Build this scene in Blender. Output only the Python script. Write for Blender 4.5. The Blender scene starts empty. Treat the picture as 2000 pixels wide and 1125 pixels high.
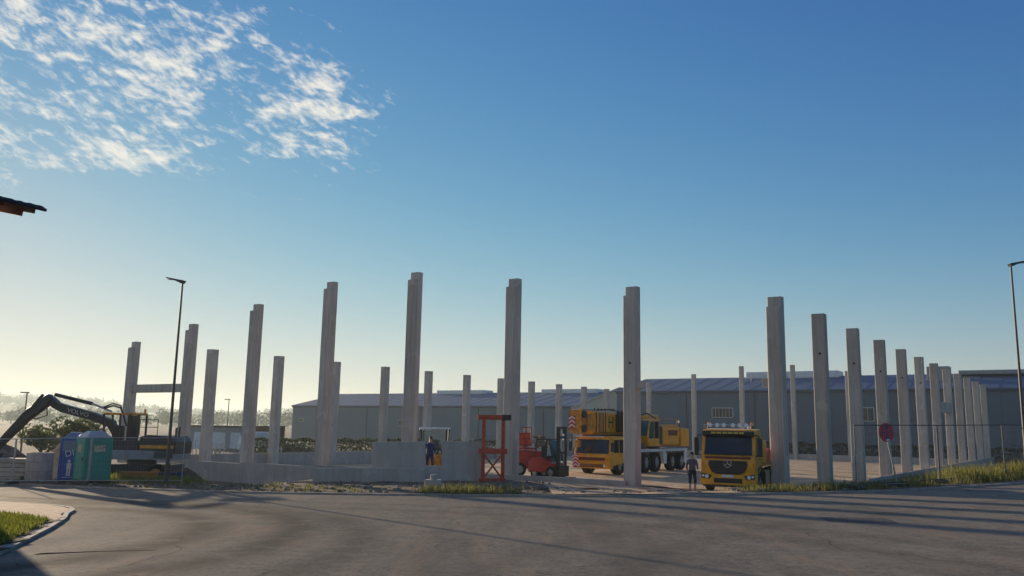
import bpy, math, random
from mathutils import Matrix, Vector
random.seed(7)
rad = math.radians
S = bpy.context.scene
COL = S.collection

# ------------------------------------------------------------------ camera
PITCH, ROLL = math.atan(.165), rad(1.05)
camd = bpy.data.cameras.new('camera'); cam = bpy.data.objects.new('camera', camd); COL.objects.link(cam)
camd.sensor_width = 36; camd.lens = 36*1640/2000; camd.clip_start = .1; camd.clip_end = 12000
cam.matrix_world = Matrix.Translation((0, 0, 2.6)) @ Matrix.Rotation(rad(90)+PITCH, 4, 'X') @ Matrix.Rotation(ROLL, 4, 'Z')
S.camera = cam

# ------------------------------------------------------------------ light
SUN_AZ, SUN_EL = rad(-36), rad(8.1)          # azimuth from +Y towards +X
W = bpy.data.worlds.new('World'); S.world = W; W.use_nodes = True
sund = bpy.data.lights.new('sun', 'SUN'); sund.energy = 5.0; sund.angle = rad(.6); sund.color = (1, .80, .56)
sun = bpy.data.objects.new('sun', sund); COL.objects.link(sun)
sdir = Vector((math.sin(SUN_AZ)*math.cos(SUN_EL), math.cos(SUN_AZ)*math.cos(SUN_EL), math.sin(SUN_EL)))
sun.rotation_euler = sdir.to_track_quat('Z', 'Y').to_euler(); sun.location = sdir*200

CLOUD = (.31, 2.3, 1.035)
def world_nodes():
    nt = W.node_tree; nt.nodes.clear(); N = nt.nodes.new; L = nt.links.new
    out = N('ShaderNodeOutputWorld'); bg = N('ShaderNodeBackground'); bg.inputs[1].default_value = .098
    sky = N('ShaderNodeTexSky'); sky.sky_type = 'NISHITA'; sky.sun_disc = False
    sky.sun_elevation = SUN_EL; sky.sun_rotation = SUN_AZ
    sky.altitude = 300; sky.air_density = 1.0; sky.dust_density = .08; sky.ozone_density = 3.0
    tc = N('ShaderNodeTexCoord'); sp = N('ShaderNodeSeparateXYZ'); L(tc.outputs['Generated'], sp.inputs[0])
    def m(op, a, b=None, c=None, clamp=False):
        n = N('ShaderNodeMath'); n.operation = op; n.use_clamp = clamp
        for i, q in enumerate((a, b, c)):
            if q is None: continue
            if isinstance(q, (int, float)): n.inputs[i].default_value = q
            else: L(q, n.inputs[i])
        return n.outputs[0]
    el = m('ARCSINE', sp.outputs[2]); azm = m('ARCTAN2', sp.outputs[0], sp.outputs[1])      # compass direction and height in the sky
    cb = N('ShaderNodeCombineXYZ'); L(azm, cb.inputs[0]); L(m('MULTIPLY', el, 1.0), cb.inputs[1])
    def noise(scale, det, rough, rot=0, st=1, dist=0, off=0):
        vr = N('ShaderNodeVectorRotate'); vr.rotation_type = 'Z_AXIS'; vr.inputs['Angle'].default_value = rot; L(cb.outputs[0], vr.inputs['Vector'])
        mp = N('ShaderNodeMapping'); mp.inputs['Scale'].default_value = (1, st, 1); mp.inputs['Location'].default_value = (off, off*.7, off*.3); L(vr.outputs[0], mp.inputs[0])
        n = N('ShaderNodeTexNoise'); n.inputs['Scale'].default_value = scale; n.inputs['Detail'].default_value = det
        n.inputs['Roughness'].default_value = rough; n.inputs['Distortion'].default_value = dist; L(mp.outputs[0], n.inputs['Vector'])
        return n.outputs['Fac']
    big = noise(9.0, 3, .5, rad(-14), 2.3, .4, CLOUD[0])
    puff = noise(30.0, 4, .62, rad(8), 2.5, .5, CLOUD[1])
    wisp = noise(52.0, 5, .62, rad(30), 2.6, .3, 1.4)
    # the bank of cloud ends along two fronts; beyond them only scraps drift
    f_lo = m('DIVIDE', m('SUBTRACT', el, m('MULTIPLY_ADD', azm, .20, rad(12.9)+.20*rad(32))), rad(3.4))
    f_rt = m('DIVIDE', m('SUBTRACT', m('MULTIPLY_ADD', m('MAXIMUM', m('SUBTRACT', el, rad(21.5)), 0.0), -1.6, rad(-8.5)), azm), rad(7))
    f1 = m('SMOOTH_MIN', f_lo, f_rt, .4)
    mask = m('MINIMUM', m('MAXIMUM', m('MULTIPLY', f1, .24), -.5), .15)
    dens = m('ADD', m('ADD', m('MULTIPLY', puff, .75), m('MULTIPLY', wisp, .55)), m('ADD', m('MULTIPLY', big, .62), mask))
    mr = N('ShaderNodeMapRange'); mr.interpolation_type = 'SMOOTHSTEP'; mr.inputs[1].default_value = CLOUD[2]; mr.inputs[2].default_value = CLOUD[2]+.33
    L(dens, mr.inputs[0])
    hz = N('ShaderNodeMapRange'); hz.inputs[1].default_value = .1; hz.inputs[2].default_value = .22; L(sp.outputs[2], hz.inputs[0])
    fac = m('MULTIPLY', mr.outputs[0], hz.outputs[0]); fac = m('MULTIPLY', fac, .95)
    mix = N('ShaderNodeMix'); mix.data_type = 'RGBA'; L(fac, mix.inputs['Factor']); 
    # camera-like shoulder on the very bright sky round the sun, and fuller colour
    hs = N('ShaderNodeHueSaturation'); hs.inputs['Saturation'].default_value = 1.22; hs.inputs['Value'].default_value = 1.0; L(sky.outputs[0], hs.inputs['Color'])
    sc_ = N('ShaderNodeSeparateColor'); L(hs.outputs[0], sc_.inputs[0]); cc = N('ShaderNodeCombineColor')
    for i_, (p_, a_, k_) in enumerate(((1.42, 1.14, .215), (1.42, 1.0, .188), (1.3, 1.62, .33))):     # film-like curve per channel
        x_ = m('POWER', sc_.outputs[i_], p_); L(m('DIVIDE', m('MULTIPLY', x_, a_), m('MULTIPLY_ADD', x_, k_, 1.0)), cc.inputs[i_])
    L(cc.outputs[0], mix.inputs['A'])
    mix.inputs['B'].default_value = (5.6, 5.4, 4.9, 1)
    L(mix.outputs['Result'], bg.inputs[0]); L(bg.outputs[0], out.inputs[0])
world_nodes()
S.view_settings.view_transform = 'Standard'; S.view_settings.look = 'None'
S.view_settings.exposure = 0.68; S.view_settings.gamma = 1.0; S.view_settings.use_curve_mapping = False
S.render.engine = 'CYCLES'
S.cycles.use_denoising = True; S.cycles.max_bounces = 6; S.cycles.volume_bounces = 0; S.cycles.use_adaptive_sampling = True

# ------------------------------------------------------------------ helpers
class MB:
    def __init__(s): s.v = []; s.f = []
    def add(s, vs, fs):
        o = len(s.v); s.v += [tuple(q) for q in vs]; s.f += [tuple(i+o for i in f) for f in fs]; return s
    def box(s, x0, x1, y0, y1, z0, z1, M=None):
        vs = [Vector((x, y, z)) for z in (z0, z1) for x, y in ((x0, y0), (x1, y0), (x1, y1), (x0, y1))]
        if M: vs = [M @ q for q in vs]
        return s.add(vs, [(3, 2, 1, 0), (4, 5, 6, 7), (0, 1, 5, 4), (1, 2, 6, 5), (2, 3, 7, 6), (3, 0, 4, 7)])
    def prism(s, poly, a, b, axis='y', sb=1.0, cb=(0, 0)):
        # poly in the two other axes; sb scales the b end about cb
        def P(p, t):
            if axis == 'y': return (p[0], t, p[1])
            if axis == 'x': return (t, p[0], p[1])
            return (p[0], p[1], t)
        n = len(poly)
        pb = [(cb[0]+(p[0]-cb[0])*sb, cb[1]+(p[1]-cb[1])*sb) for p in poly]
        return s.add([P(p, a) for p in poly]+[P(p, b) for p in pb],
                     [tuple(range(n)), tuple(range(2*n-1, n-1, -1))]+[(i, i+n, (i+1) % n+n, (i+1) % n) for i in range(n)])
    def cyl(s, p0, p1, r0, r1=None, n=10, caps=True):
        r1 = r0 if r1 is None else r1
        p0, p1 = Vector(p0), Vector(p1); d = (p1-p0)
        q = d.to_track_quat('Z', 'Y'); a = q @ Vector((1, 0, 0)); b = q @ Vector((0, 1, 0))
        vs = [p+(a*math.cos(2*math.pi*i/n)+b*math.sin(2*math.pi*i/n))*r for p, r in ((p0, r0), (p1, r1)) for i in range(n)]
        fs = [(i, (i+1) % n, (i+1) % n+n, i+n) for i in range(n)]
        if caps: fs += [tuple(range(n-1, -1, -1)), tuple(range(n, 2*n))]
        return s.add(vs, fs)
    def tube(s, pts, r, n=6):
        for a, b in zip(pts, pts[1:]): s.cyl(a, b, r, r, n)
        return s
    def bar(s, p0, p1, w, h):
        p0, p1 = Vector(p0), Vector(p1); d = p1-p0
        M = Matrix.Translation(p0) @ d.to_track_quat('X', 'Z').to_matrix().to_4x4()
        return s.box(0, d.length, -w/2, w/2, -h/2, h/2, M)
    def ring(s, c, R0, R1, n=24, axis='y', t=.02):
        c = Vector(c); vs = []; fs = []
        for i in range(n):
            a = 2*math.pi*i/n
            for r, o in ((R0, 0), (R1, 0), (R1, t), (R0, t)):
                p = (r*math.cos(a), o, r*math.sin(a)) if axis == 'y' else (o, r*math.cos(a), r*math.sin(a))
                vs.append(c+Vector(p))
        for i in range(n):
            j = (i+1) % n
            for k in range(4): fs.append((4*i+k, 4*i+(k+1) % 4, 4*j+(k+1) % 4, 4*j+k))
        return s.add(vs, fs)
    def mesh(s, name):
        me = bpy.data.meshes.new(name); me.from_pydata(s.v, [], s.f); me.update(); return me
    def build(s, name, mat, parent=None, bevel=0, smooth=False, kind=None, loc=None, rz=0):
        me = s.mesh(name); return link(name, me, mat, parent, bevel, smooth, kind, loc, rz)

def link(name, me, mat, parent=None, bevel=0, smooth=False, kind=None, loc=None, rz=0):
    o = bpy.data.objects.new(name, me); COL.objects.link(o)
    if mat and not me.materials: me.materials.append(mat)
    if parent: o.parent = parent
    if loc: o.location = loc
    if rz: o.rotation_euler = (0, 0, rz)
    if bevel:
        b = o.modifiers.new('bevel', 'BEVEL'); b.width = bevel; b.segments = 2; b.limit_method = 'ANGLE'; b.angle_limit = rad(40)
    if smooth:
        for p in me.polygons: p.use_smooth = True
    if kind: o['kind'] = kind
    return o
def tag(o, label, cat, group=None):
    o['label'] = label; o['category'] = cat
    if group: o['group'] = group
    return o
def thing(name, label, cat, loc=(0, 0, 0), rz=0, group=None):
    o = bpy.data.objects.new(name, None); COL.objects.link(o); o.empty_display_size = .2
    o.location = loc; o.rotation_euler = (0, 0, rz); return tag(o, label, cat, group)
def text(body, size, mat, parent, loc, rot, name='lettering', ext=.004, sx=1.0, shear=0):
    cu = bpy.data.curves.new(name, 'FONT'); cu.body = body; cu.size = size; cu.extrude = ext; cu.align_x = 'CENTER'; cu.align_y = 'CENTER'; cu.shear = shear
    t = bpy.data.objects.new(name, cu); cu.materials.append(mat)
    dg = bpy.context.evaluated_depsgraph_get; COL.objects.link(t)
    me = bpy.data.meshes.new_from_object(t.evaluated_get(dg())); bpy.data.objects.remove(t)
    o = bpy.data.objects.new(name, me); COL.objects.link(o); o.parent = parent; o.location = loc; o.rotation_euler = rot; o.scale = (sx, 1, 1)
    return o

MATS = {}
def mat(name, col, rough=.7, metal=0, var=.25, scale=3, bump=0, bscale=20, spec=.5, col2=None, streak=None, alpha=None, trans=0, emis=None, detail=5):
    if name in MATS: return MATS[name]
    m = bpy.data.materials.new(name); m.use_nodes = True; nt = m.node_tree; N = nt.nodes.new; L = nt.links.new
    b = nt.nodes['Principled BSDF']; b.inputs['Roughness'].default_value = rough; b.inputs['Metallic'].default_value = metal
    b.inputs['Specular IOR Level'].default_value = spec
    if trans: b.inputs['Transmission Weight'].default_value = trans
    if emis: b.inputs['Emission Color'].default_value = (*emis[:3], 1); b.inputs['Emission Strength'].default_value = emis[3]
    tc = N('ShaderNodeTexCoord')
    if var or col2:
        mp = N('ShaderNodeMapping'); L(tc.outputs['Object'], mp.inputs[0])
        if streak: mp.inputs['Scale'].default_value = streak
        oi = N('ShaderNodeObjectInfo'); va = N('ShaderNodeVectorMath'); va.operation = 'ADD'
        sc = N('ShaderNodeVectorMath'); sc.operation = 'SCALE'; sc.inputs['Scale'].default_value = 37
        cx = N('ShaderNodeCombineXYZ'); L(oi.outputs['Random'], cx.inputs[0]); L(oi.outputs['Random'], cx.inputs[1]); L(cx.outputs[0], sc.inputs[0])
        L(mp.outputs[0], va.inputs[0]); L(sc.outputs[0], va.inputs[1])
        n = N('ShaderNodeTexNoise'); n.inputs['Scale'].default_value = scale; n.inputs['Detail'].default_value = detail; n.inputs['Roughness'].default_value = .6
        L(va.outputs[0], n.inputs['Vector'])
        cr = N('ShaderNodeValToRGB'); L(n.outputs['Fac'], cr.inputs[0])
        c2 = col2 or tuple(c*(1-var*1.4) for c in col)
        cr.color_ramp.elements[0].position = .3; cr.color_ramp.elements[0].color = (*c2, 1)
        cr.color_ramp.elements[1].position = .7; cr.color_ramp.elements[1].color = (*[min(1, c*(1+var*.5)) for c in col], 1)
        L(cr.outputs[0], b.inputs['Base Color'])
        rr = N('ShaderNodeMapRange'); rr.inputs[3].default_value = max(.03, rough-.1); rr.inputs[4].default_value = min(1, rough+.12)
        L(n.outputs['Fac'], rr.inputs[0]); L(rr.outputs[0], b.inputs['Roughness'])
    else: b.inputs['Base Color'].default_value = (*col, 1)
    if bump:
        n2 = N('ShaderNodeTexNoise'); n2.inputs['Scale'].default_value = bscale; n2.inputs['Detail'].default_value = 4; L(tc.outputs['Object'], n2.inputs['Vector'])
        bp = N('ShaderNodeBump'); bp.inputs['Strength'].default_value = bump; bp.inputs['Distance'].default_value = .05
        L(n2.outputs['Fac'], bp.inputs['Height']); L(bp.outputs[0], b.inputs['Normal'])
    MATS[name] = m; return m

def concrete_mat(name, col, drip=.55):
    m = bpy.data.materials.new(name); m.use_nodes = True; nt = m.node_tree; N = nt.nodes.new; L = nt.links.new
    b = nt.nodes['Principled BSDF']; b.inputs['Roughness'].default_value = .88; b.inputs['Specular IOR Level'].default_value = .25
    tc = N('ShaderNodeTexCoord'); oi = N('ShaderNodeObjectInfo'); of = N('ShaderNodeVectorMath'); of.operation = 'MULTIPLY_ADD'
    cx = N('ShaderNodeCombineXYZ'); L(oi.outputs['Random'], cx.inputs[0]); L(oi.outputs['Random'], cx.inputs[2]); L(cx.outputs[0], of.inputs[0]); of.inputs[1].default_value = (53, 0, 41); L(tc.outputs['Object'], of.inputs[2])
    def noise(s_, sc, d=5):
        mp = N('ShaderNodeMapping'); mp.inputs['Scale'].default_value = sc; L(of.outputs[0], mp.inputs[0])
        n = N('ShaderNodeTexNoise'); n.inputs['Scale'].default_value = s_; n.inputs['Detail'].default_value = d; n.inputs['Roughness'].default_value = .62; L(mp.outputs[0], n.inputs['Vector']); return n.outputs['Fac']
    def mix(f, lo, hi, amt, A, B):
        r = N('ShaderNodeMapRange'); r.inputs[1].default_value = lo; r.inputs[2].default_value = hi; r.inputs[4].default_value = amt; L(f, r.inputs[0])
        x = N('ShaderNodeMix'); x.data_type = 'RGBA'; L(r.outputs[0], x.inputs['Factor'])
        for nm, q in (('A', A), ('B', B)):
            if isinstance(q, tuple): x.inputs[nm].default_value = (*q, 1)
            else: L(q, x.inputs[nm])
        return x.outputs['Result']
    c = mix(noise(.8, (1, 1, .5)), .35, .65, 1, tuple(q*.80 for q in col), col)
    c = mix(noise(6.5, (1, 1, .045), 4), .46, .66, drip, c, tuple(q*.52 for q in col))       # vertical drips
    c = mix(noise(1.4, (1, 1, .8), 6), .56, .66, .5, c, tuple(min(.8, q*1.25) for q in col))    # pale patches
    c = mix(noise(30, (1, 1, 1), 3), .62, .72, .4, c, tuple(q*.5 for q in col))              # pores
    rnd = N('ShaderNodeMapRange'); rnd.inputs[3].default_value = .86; rnd.inputs[4].default_value = 1.08; L(oi.outputs['Random'], rnd.inputs[0])
    sc = N('ShaderNodeVectorMath'); sc.operation = 'SCALE'; L(c, sc.inputs[0]); L(rnd.outputs[0], sc.inputs['Scale']); L(sc.outputs[0], b.inputs['Base Color'])
    bp = N('ShaderNodeBump'); bp.inputs['Strength'].default_value = .2; bp.inputs['Distance'].default_value = .02; L(noise(12, (1, 1, 1)), bp.inputs['Height']); L(bp.outputs[0], b.inputs['Normal'])
    MATS[name] = m; return m
CON = concrete_mat('concrete', (.57, .50, .43))
CONP = concrete_mat('concrete_panel', (.46, .415, .375), .3)
CONL = mat('concrete_pale', (.50, .48, .44), .85, var=.2, scale=3, spec=.3)
DARKHOLE = mat('dark_void', (.01, .01, .01), 1, var=0, spec=0)
YEL = mat('yellow_paint', (.88, .37, .008), .35, var=.22, scale=2.2)
YELD = mat('yellow_worn', (.70, .28, .01), .5, var=.45, scale=4)
BLK = mat('black_paint', (.012, .013, .015), .45, var=.3, scale=4)
RUB = mat('rubber', (.016, .016, .016), .85, var=.3, scale=6, spec=.3)
GLS = mat('dark_glass', (.012, .02, .032), .05, var=0, spec=.5)
GLG = mat('green_glass', (.03, .10, .08), .06, var=0, spec=.8)
RED = mat('red_paint', (.44, .02, .018), .42, var=.3, scale=4)
REDO = mat('red_oxide_steel', (.56, .06, .022), .55, var=.4, scale=5)
STL = mat('galvanised_steel', (.38, .40, .42), .42, .8, var=.25, scale=8)
GALD = mat('dull_galvanised', (.20, .20, .20), .7, .3, var=.3, scale=9)
CHR = mat('chrome', (.75, .75, .75), .12, 1, var=0)
WHT = mat('white_paint', (.72, .72, .70), .4, var=.15, scale=3)
GRYM = mat('grey_paint', (.30, .31, .32), .5, var=.2, scale=3)
ANTH = mat('anthracite_metal', (.035, .037, .042), .45, .3, var=.2, scale=5)
LPT = mat('lamp_post_paint', (.07, .075, .08), .45, .4, var=.2, scale=6)
LENS = mat('lamp_lens', (.8, .8, .78), .08, var=0, spec=.8)
AMB = mat('amber_lens', (.8, .25, .01), .15, var=0)
WOOD = mat('dark_timber', (.10, .03, .012), .6, var=.4, scale=4, streak=(1, 8, 8))

# ------------------------------------------------------------------ terrain functions
D1 = Vector((.5609, .8279)); D2 = Vector((-.8279, .5609)); P7 = Vector((13.076, 41.283))
ANG = math.atan2(-D1.x, D1.y)                # local +y -> along the long side of the hall
def bw(t1, t2): p = P7+D1*t1+D2*t2; return p.x, p.y
EDGE = [(-120, 100), (-60, 63), (-24.7, 41.0), (-20.35, 38.4), (-15.9, 35.7), (-11.87, 33.7), (-9.55, 32.7), (-5.5, 31.7), (-1.7, 31.0), (1.94, 30.5), (4.65, 30.5),
        (7.56, 31.1), (10.55, 31.7), (12.56, 32.1), (14.7, 32.7), (17.16, 33.7), (20.9, 35.5), (32, 42.5), (60, 62), (120, 104)]
def ye(x):
    for (a, b), (c, d) in zip(EDGE, EDGE[1:]):
        if x <= c: return b+(d-b)*(x-a)/(c-a)
    return EDGE[-1][1]
def sm(t): t = max(0, min(1, t)); return t*t*(3-2*t)
def R(x, y):
    x = max(-45, min(40, x)); y = max(-25, min(46, y))
    return .79+.018*x-.0213*y+(.0008*(x-5)**2 if x > 5 else 0)
def site(x, y):
    q = Vector((x, y))-P7; t1 = q.dot(D1); t2 = q.dot(D2)
    z = -.40-1.40*sm((t2-15)/17); z = min(z, -.42-1.1*sm((t1-12)/90)-.0*t2)
    return z
def g(x, y):
    s = y-ye(x)
    if s <= 0: return R(x, y)
    r = R(x, y)+.06
    if s < .9: return r
    L = 13 if x < 4 else (9 if x < 9 else 10)
    w = sm((s-.9)/L)
    if -13 < x < 4: w = w+(min(w, sm((s-11)/7))-w)*sm((x+13)/3)*sm((4-x)/3)
    bump = .05*math.sin(x*1.7+y*.9)*math.sin(y*2.1-x*.6)*min(1, s/3) if s < 14 else 0
    if x < -14 and y < 47: w = min(w, sm((s-3)/16))
    return r*(1-w)+site(x, y)*w+bump

def axis(fine0, fine1, step, lo, hi):
    a = []; x = fine0
    while x <= fine1+1e-6: a.append(x); x += step
    d = step; x = fine1
    while x < hi: d *= 1.5; x += d; a.append(min(x, hi))
    d = step; x = fine0
    while x > lo: d *= 1.5; x -= d; a.insert(0, max(x, lo))
    return a
def sheet(xs, ys, zf, keep=None):
    m = MB(); idx = {}
    for i in range(len(xs)-1):
        for j in range(len(ys)-1):
            if keep and not keep((xs[i]+xs[i+1])/2, (ys[j]+ys[j+1])/2): continue
            q = []
            for a, b in ((i, j), (i+1, j), (i+1, j+1), (i, j+1)):
                if (a, b) not in idx: idx[(a, b)] = len(m.v); m.v.append((xs[a], ys[b], zf(xs[a], ys[b])))
                q.append(idx[(a, b)])
            m.f.append(tuple(q))
    return m

# --- ground material: dry soil, gravel and thin weeds
def ground_mat(name, cols, scales, bump, rough=.95):
    m = bpy.data.materials.new(name); m.use_nodes = True; nt = m.node_tree; N = nt.nodes.new; L = nt.links.new
    b = nt.nodes['Principled BSDF']; b.inputs['Roughness'].default_value = rough; b.inputs['Specular IOR Level'].default_value = .2
    tc = N('ShaderNodeTexCoord'); prev = None
    for k, (c, s) in enumerate(zip(cols, scales)):
        n = N('ShaderNodeTexNoise'); n.inputs['Scale'].default_value = s; n.inputs['Detail'].default_value = 7; n.inputs['Roughness'].default_value = .65
        L(tc.outputs['Object'], n.inputs['Vector'])
        if prev is None:
            r = N('ShaderNodeValToRGB'); r.color_ramp.elements[0].color = (*[q*.55 for q in c], 1); r.color_ramp.elements[1].color = (*c, 1)
            r.color_ramp.elements[0].position = .3; r.color_ramp.elements[1].position = .7; L(n.outputs['Fac'], r.inputs[0]); prev = r.outputs[0]
        else:
            mr = N('ShaderNodeMapRange'); mr.inputs[1].default_value = .5; mr.inputs[2].default_value = .62; L(n.outputs['Fac'], mr.inputs[0])
            mx = N('ShaderNodeMix'); mx.data_type = 'RGBA'; L(mr.outputs[0], mx.inputs['Factor']); L(prev, mx.inputs['A']); mx.inputs['B'].default_value = (*c, 1)
            prev = mx.outputs['Result']
    L(prev, b.inputs['Base Color'])
    n = N('ShaderNodeTexNoise'); n.inputs['Scale'].default_value = 6; n.inputs['Detail'].default_value = 8; n.inputs['Roughness'].default_value = .7; L(tc.outputs['Object'], n.inputs['Vector'])
    bp = N('ShaderNodeBump'); bp.inputs['Strength'].default_value = bump; bp.inputs['Distance'].default_value = .12; L(n.outputs['Fac'], bp.inputs['Height']); L(bp.outputs[0], b.inputs['Normal'])
    return m
SOIL = ground_mat('soil', [(.17, .12, .08), (.09, .085, .05), (.25, .2, .15)], [1.1, .5, 2.3], .5)
SANDM = ground_mat('sand', [(.66, .45, .25), (.52, .34, .18), (.70, .53, .33)], [1.3, .35, .9], .3)

def asphalt_mat():
    m = bpy.data.materials.new('asphalt'); m.use_nodes = True; nt = m.node_tree; N = nt.nodes.new; L = nt.links.new
    b = nt.nodes['Principled BSDF']; b.inputs['Specular IOR Level'].default_value = .035; b.inputs['IOR'].default_value = 1.25
    tc = N('ShaderNodeTexCoord')
    def noise(s, d=5, r=.6, sc=None, rot=0):
        n = N('ShaderNodeTexNoise'); n.inputs['Scale'].default_value = s; n.inputs['Detail'].default_value = d; n.inputs['Roughness'].default_value = r
        src = tc.outputs['Object']
        if sc:
            mp = N('ShaderNodeMapping'); mp.inputs['Scale'].default_value = sc; mp.inputs['Rotation'].default_value = (0, 0, rot); L(src, mp.inputs[0]); src = mp.outputs[0]
        L(src, n.inputs['Vector']); return n.outputs['Fac']
    def rng(x, a, b_, c=0, d=1):
        r = N('ShaderNodeMapRange'); r.inputs[1].default_value = a; r.inputs[2].default_value = b_; r.inputs[3].default_value = c; r.inputs[4].default_value = d; L(x, r.inputs[0]); return r.outputs[0]
    def mix(f, A, B):
        x = N('ShaderNodeMix'); x.data_type = 'RGBA'
        L(f, x.inputs['Factor'])
        for nm, q in (('A', A), ('B', B)):
            if isinstance(q, tuple): x.inputs[nm].default_value = (*q, 1)
            else: L(q, x.inputs[nm])
        return x.outputs['Result']
    c = mix(rng(noise(45, 4, .8), .3, .7), (.12, .109, .088), (.37, .33, .262))
    c = mix(rng(noise(11, 7, .8), .45, .60, 0, .8), c, (.098, .090, .074))
    c = mix(rng(noise(2.2, 8, .78), .45, .62, 0, .6), c, (.33, .285, .22))
    c = mix(rng(noise(.35, 6, .65), .42, .72, 0, .55), c, (.33, .272, .2))          # dust
    c = mix(rng(noise(1.6, 6, .72, (1, .14, 1), rad(28)), .53, .66, 0, .6), c, (.36, .255, .175))   # dried mud tracked by wheels
    c = mix(rng(noise(.5, 4, .6, (1, .12, 1), rad(-58)), .54, .66, 0, .3), c, (.10, .09, .075))   # polished wheel paths
    # curved tyre paths of turning lorries
    sx = N('ShaderNodeSeparateXYZ'); L(tc.outputs['Object'], sx.inputs[0])
    def mt(op, a, b_):
        q = N('ShaderNodeMath'); q.operation = op
        for i, z in enumerate((a, b_)):
            if isinstance(z, (int, float)): q.inputs[i].default_value = z
            elif z is not None: L(z, q.inputs[i])
        return q.outputs[0]
    for cx, cy, rr, wd, dark in ((-15, 17, 8.6, .42, .85), (-15, 17, 10.6, .45, .8), (-16, 15.5, 13.2, .35, .5), (-12, 6, 20.5, .34, .28), (-12, 6, 22.4, .34, .28), (20, 6, 19.5, .34, .25), (20, 6, 21.5, .34, .25)):
        dx = mt('SUBTRACT', sx.outputs[0], cx); dy = mt('SUBTRACT', sx.outputs[1], cy)
        d = mt('SQRT', mt('ADD', mt('MULTIPLY', dx, dx), mt('MULTIPLY', dy, dy)), None)
        d = mt('ABSOLUTE', mt('SUBTRACT', d, rr), None)
        f = mt('MULTIPLY', rng(d, wd*.3, wd*1.9, dark, 0), rng(noise(.9, 5, .7), .30, .50))
        c = mix(f, c, (.085, .077, .063))
    # hairline cracks sealed with bitumen
    vo = N('ShaderNodeTexVoronoi'); vo.feature = 'DISTANCE_TO_EDGE'; vo.inputs['Scale'].default_value = .11
    wp = N('ShaderNodeTexNoise'); wp.inputs['Scale'].default_value = .6; wp.inputs['Detail'].default_value = 5; L(tc.outputs['Object'], wp.inputs['Vector'])
    va = N('ShaderNodeVectorMath'); va.operation = 'MULTIPLY_ADD'; L(wp.outputs['Color'], va.inputs[0]); va.inputs[1].default_value = (1.6, 1.6, 0); L(tc.outputs['Object'], va.inputs[2]); L(va.outputs[0], vo.inputs['Vector'])
    cf = mt('MULTIPLY', rng(vo.outputs['Distance'], .0008, .0026, .55, 0), rng(noise(.23, 2), .55, .58))
    c = mix(cf, c, (.02, .02, .02))
    L(c, b.inputs['Base Color'])
    L(rng(noise(.6, 4), .3, .7, .78, .95), b.inputs['Roughness'])
    bp = N('ShaderNodeBump'); bp.inputs['Strength'].default_value = .35; bp.inputs['Distance'].default_value = .012; L(noise(55, 4, .75), bp.inputs['Height']); L(bp.outputs[0], b.inputs['Normal'])
    return m
ASPH = asphalt_mat()

# ------------------------------------------------------------------ the setting
gx = axis(-48, 48, 1.0, -5000, 5000); gy = axis(26, 150, 1.0, -700, 6000)
o = sheet(gx, gy, lambda x, y: g(x, y)-(.10 if y < ye(x)+.25 else 0) if y < 200 else -1.9).build('ground', SOIL, smooth=True, kind='structure')
# road sheet
xs = axis(-40, 40, .8, -120, 120); m = MB(); rows = 60
for x in xs:
    for j in range(rows+1):
        y = -30+(ye(x)+30)*j/rows; m.v.append((x, y, R(x, y)))
for i in range(len(xs)-1):
    for j in range(rows):
        a = i*(rows+1)+j; m.f.append((a, a+rows+1, a+rows+2, a+1))
m.build('road', ASPH, smooth=True, kind='structure')
m = MB(); px0, py0 = 8.35, 21.0
for dx, dy in ((-.7, -.45), (.75, -.9), (1.05, .55), (-.45, 1.0)): m.v.append((px0+dx, py0+dy, R(px0+dx, py0+dy)+.005))
m.f.append((0, 1, 2, 3)); m.build('road_patch', mat('patched_asphalt', (.15, .142, .13), 1, var=.4, scale=9, spec=.02), kind='structure')
m = MB()
for x, y in ((-7.95, 14.62), (-7.5, 14.86), (-7.0, 15.06), (-6.1, 15.25), (-6.1, 15.28), (-7.0, 15.11), (-7.5, 14.95), (-7.9, 14.82)): m.v.append((x, y, R(x, y)+.005))
m.f.append(tuple(range(8))); m.build('road_crack', mat('bitumen', (.02, .018, .016), 1, var=0, spec=0), kind='structure')
# kerb along the far road edge
KERB = mat('kerb_concrete', (.36, .33, .29), .9, var=.3, scale=2, spec=.2)
kerb = bpy.data.objects.new('kerb', None); COL.objects.link(kerb); kerb['kind'] = 'structure'
def stones(pts, width, h, parent, seg=1.0, gap=.012, side=1, z0=-.15):
    # walk along the polyline and lay one stone per metre
    P = [Vector(p) for p in pts]; path = []
    for a, b in zip(P, P[1:]):
        n = max(1, int((b-a).length/.1)); path += [a.lerp(b, k/n) for k in range(n)]
    path.append(P[-1]); step = int(seg/.1)
    for k in range(0, len(path)-step, step):
        a, b = path[k], path[k+step]; d = (b-a).normalized(); nrm = Vector((-d.y, d.x))*side
        a2, b2 = a+d*gap/2, b-d*gap/2
        za, zb = R(a.x, a.y), R(b.x, b.y); m = MB(); j = random.uniform(-.006, .006)
        vs = []
        for (q, zz) in ((a2, za), (b2, zb)):
            for off in (0, width): r = q+nrm*off; vs += [(r.x, r.y, zz+z0), (r.x, r.y, zz+h+j)]
        m.add(vs, [(0, 1, 5, 4), (2, 6, 7, 3), (1, 3, 7, 5), (0, 2, 3, 1), (4, 5, 7, 6)])
        m.build('kerb_stone', KERB, parent)
stones([(x, ye(x)) for x in [-30+.5*k for k in range(125)]], .16, .065, kerb)

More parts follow.
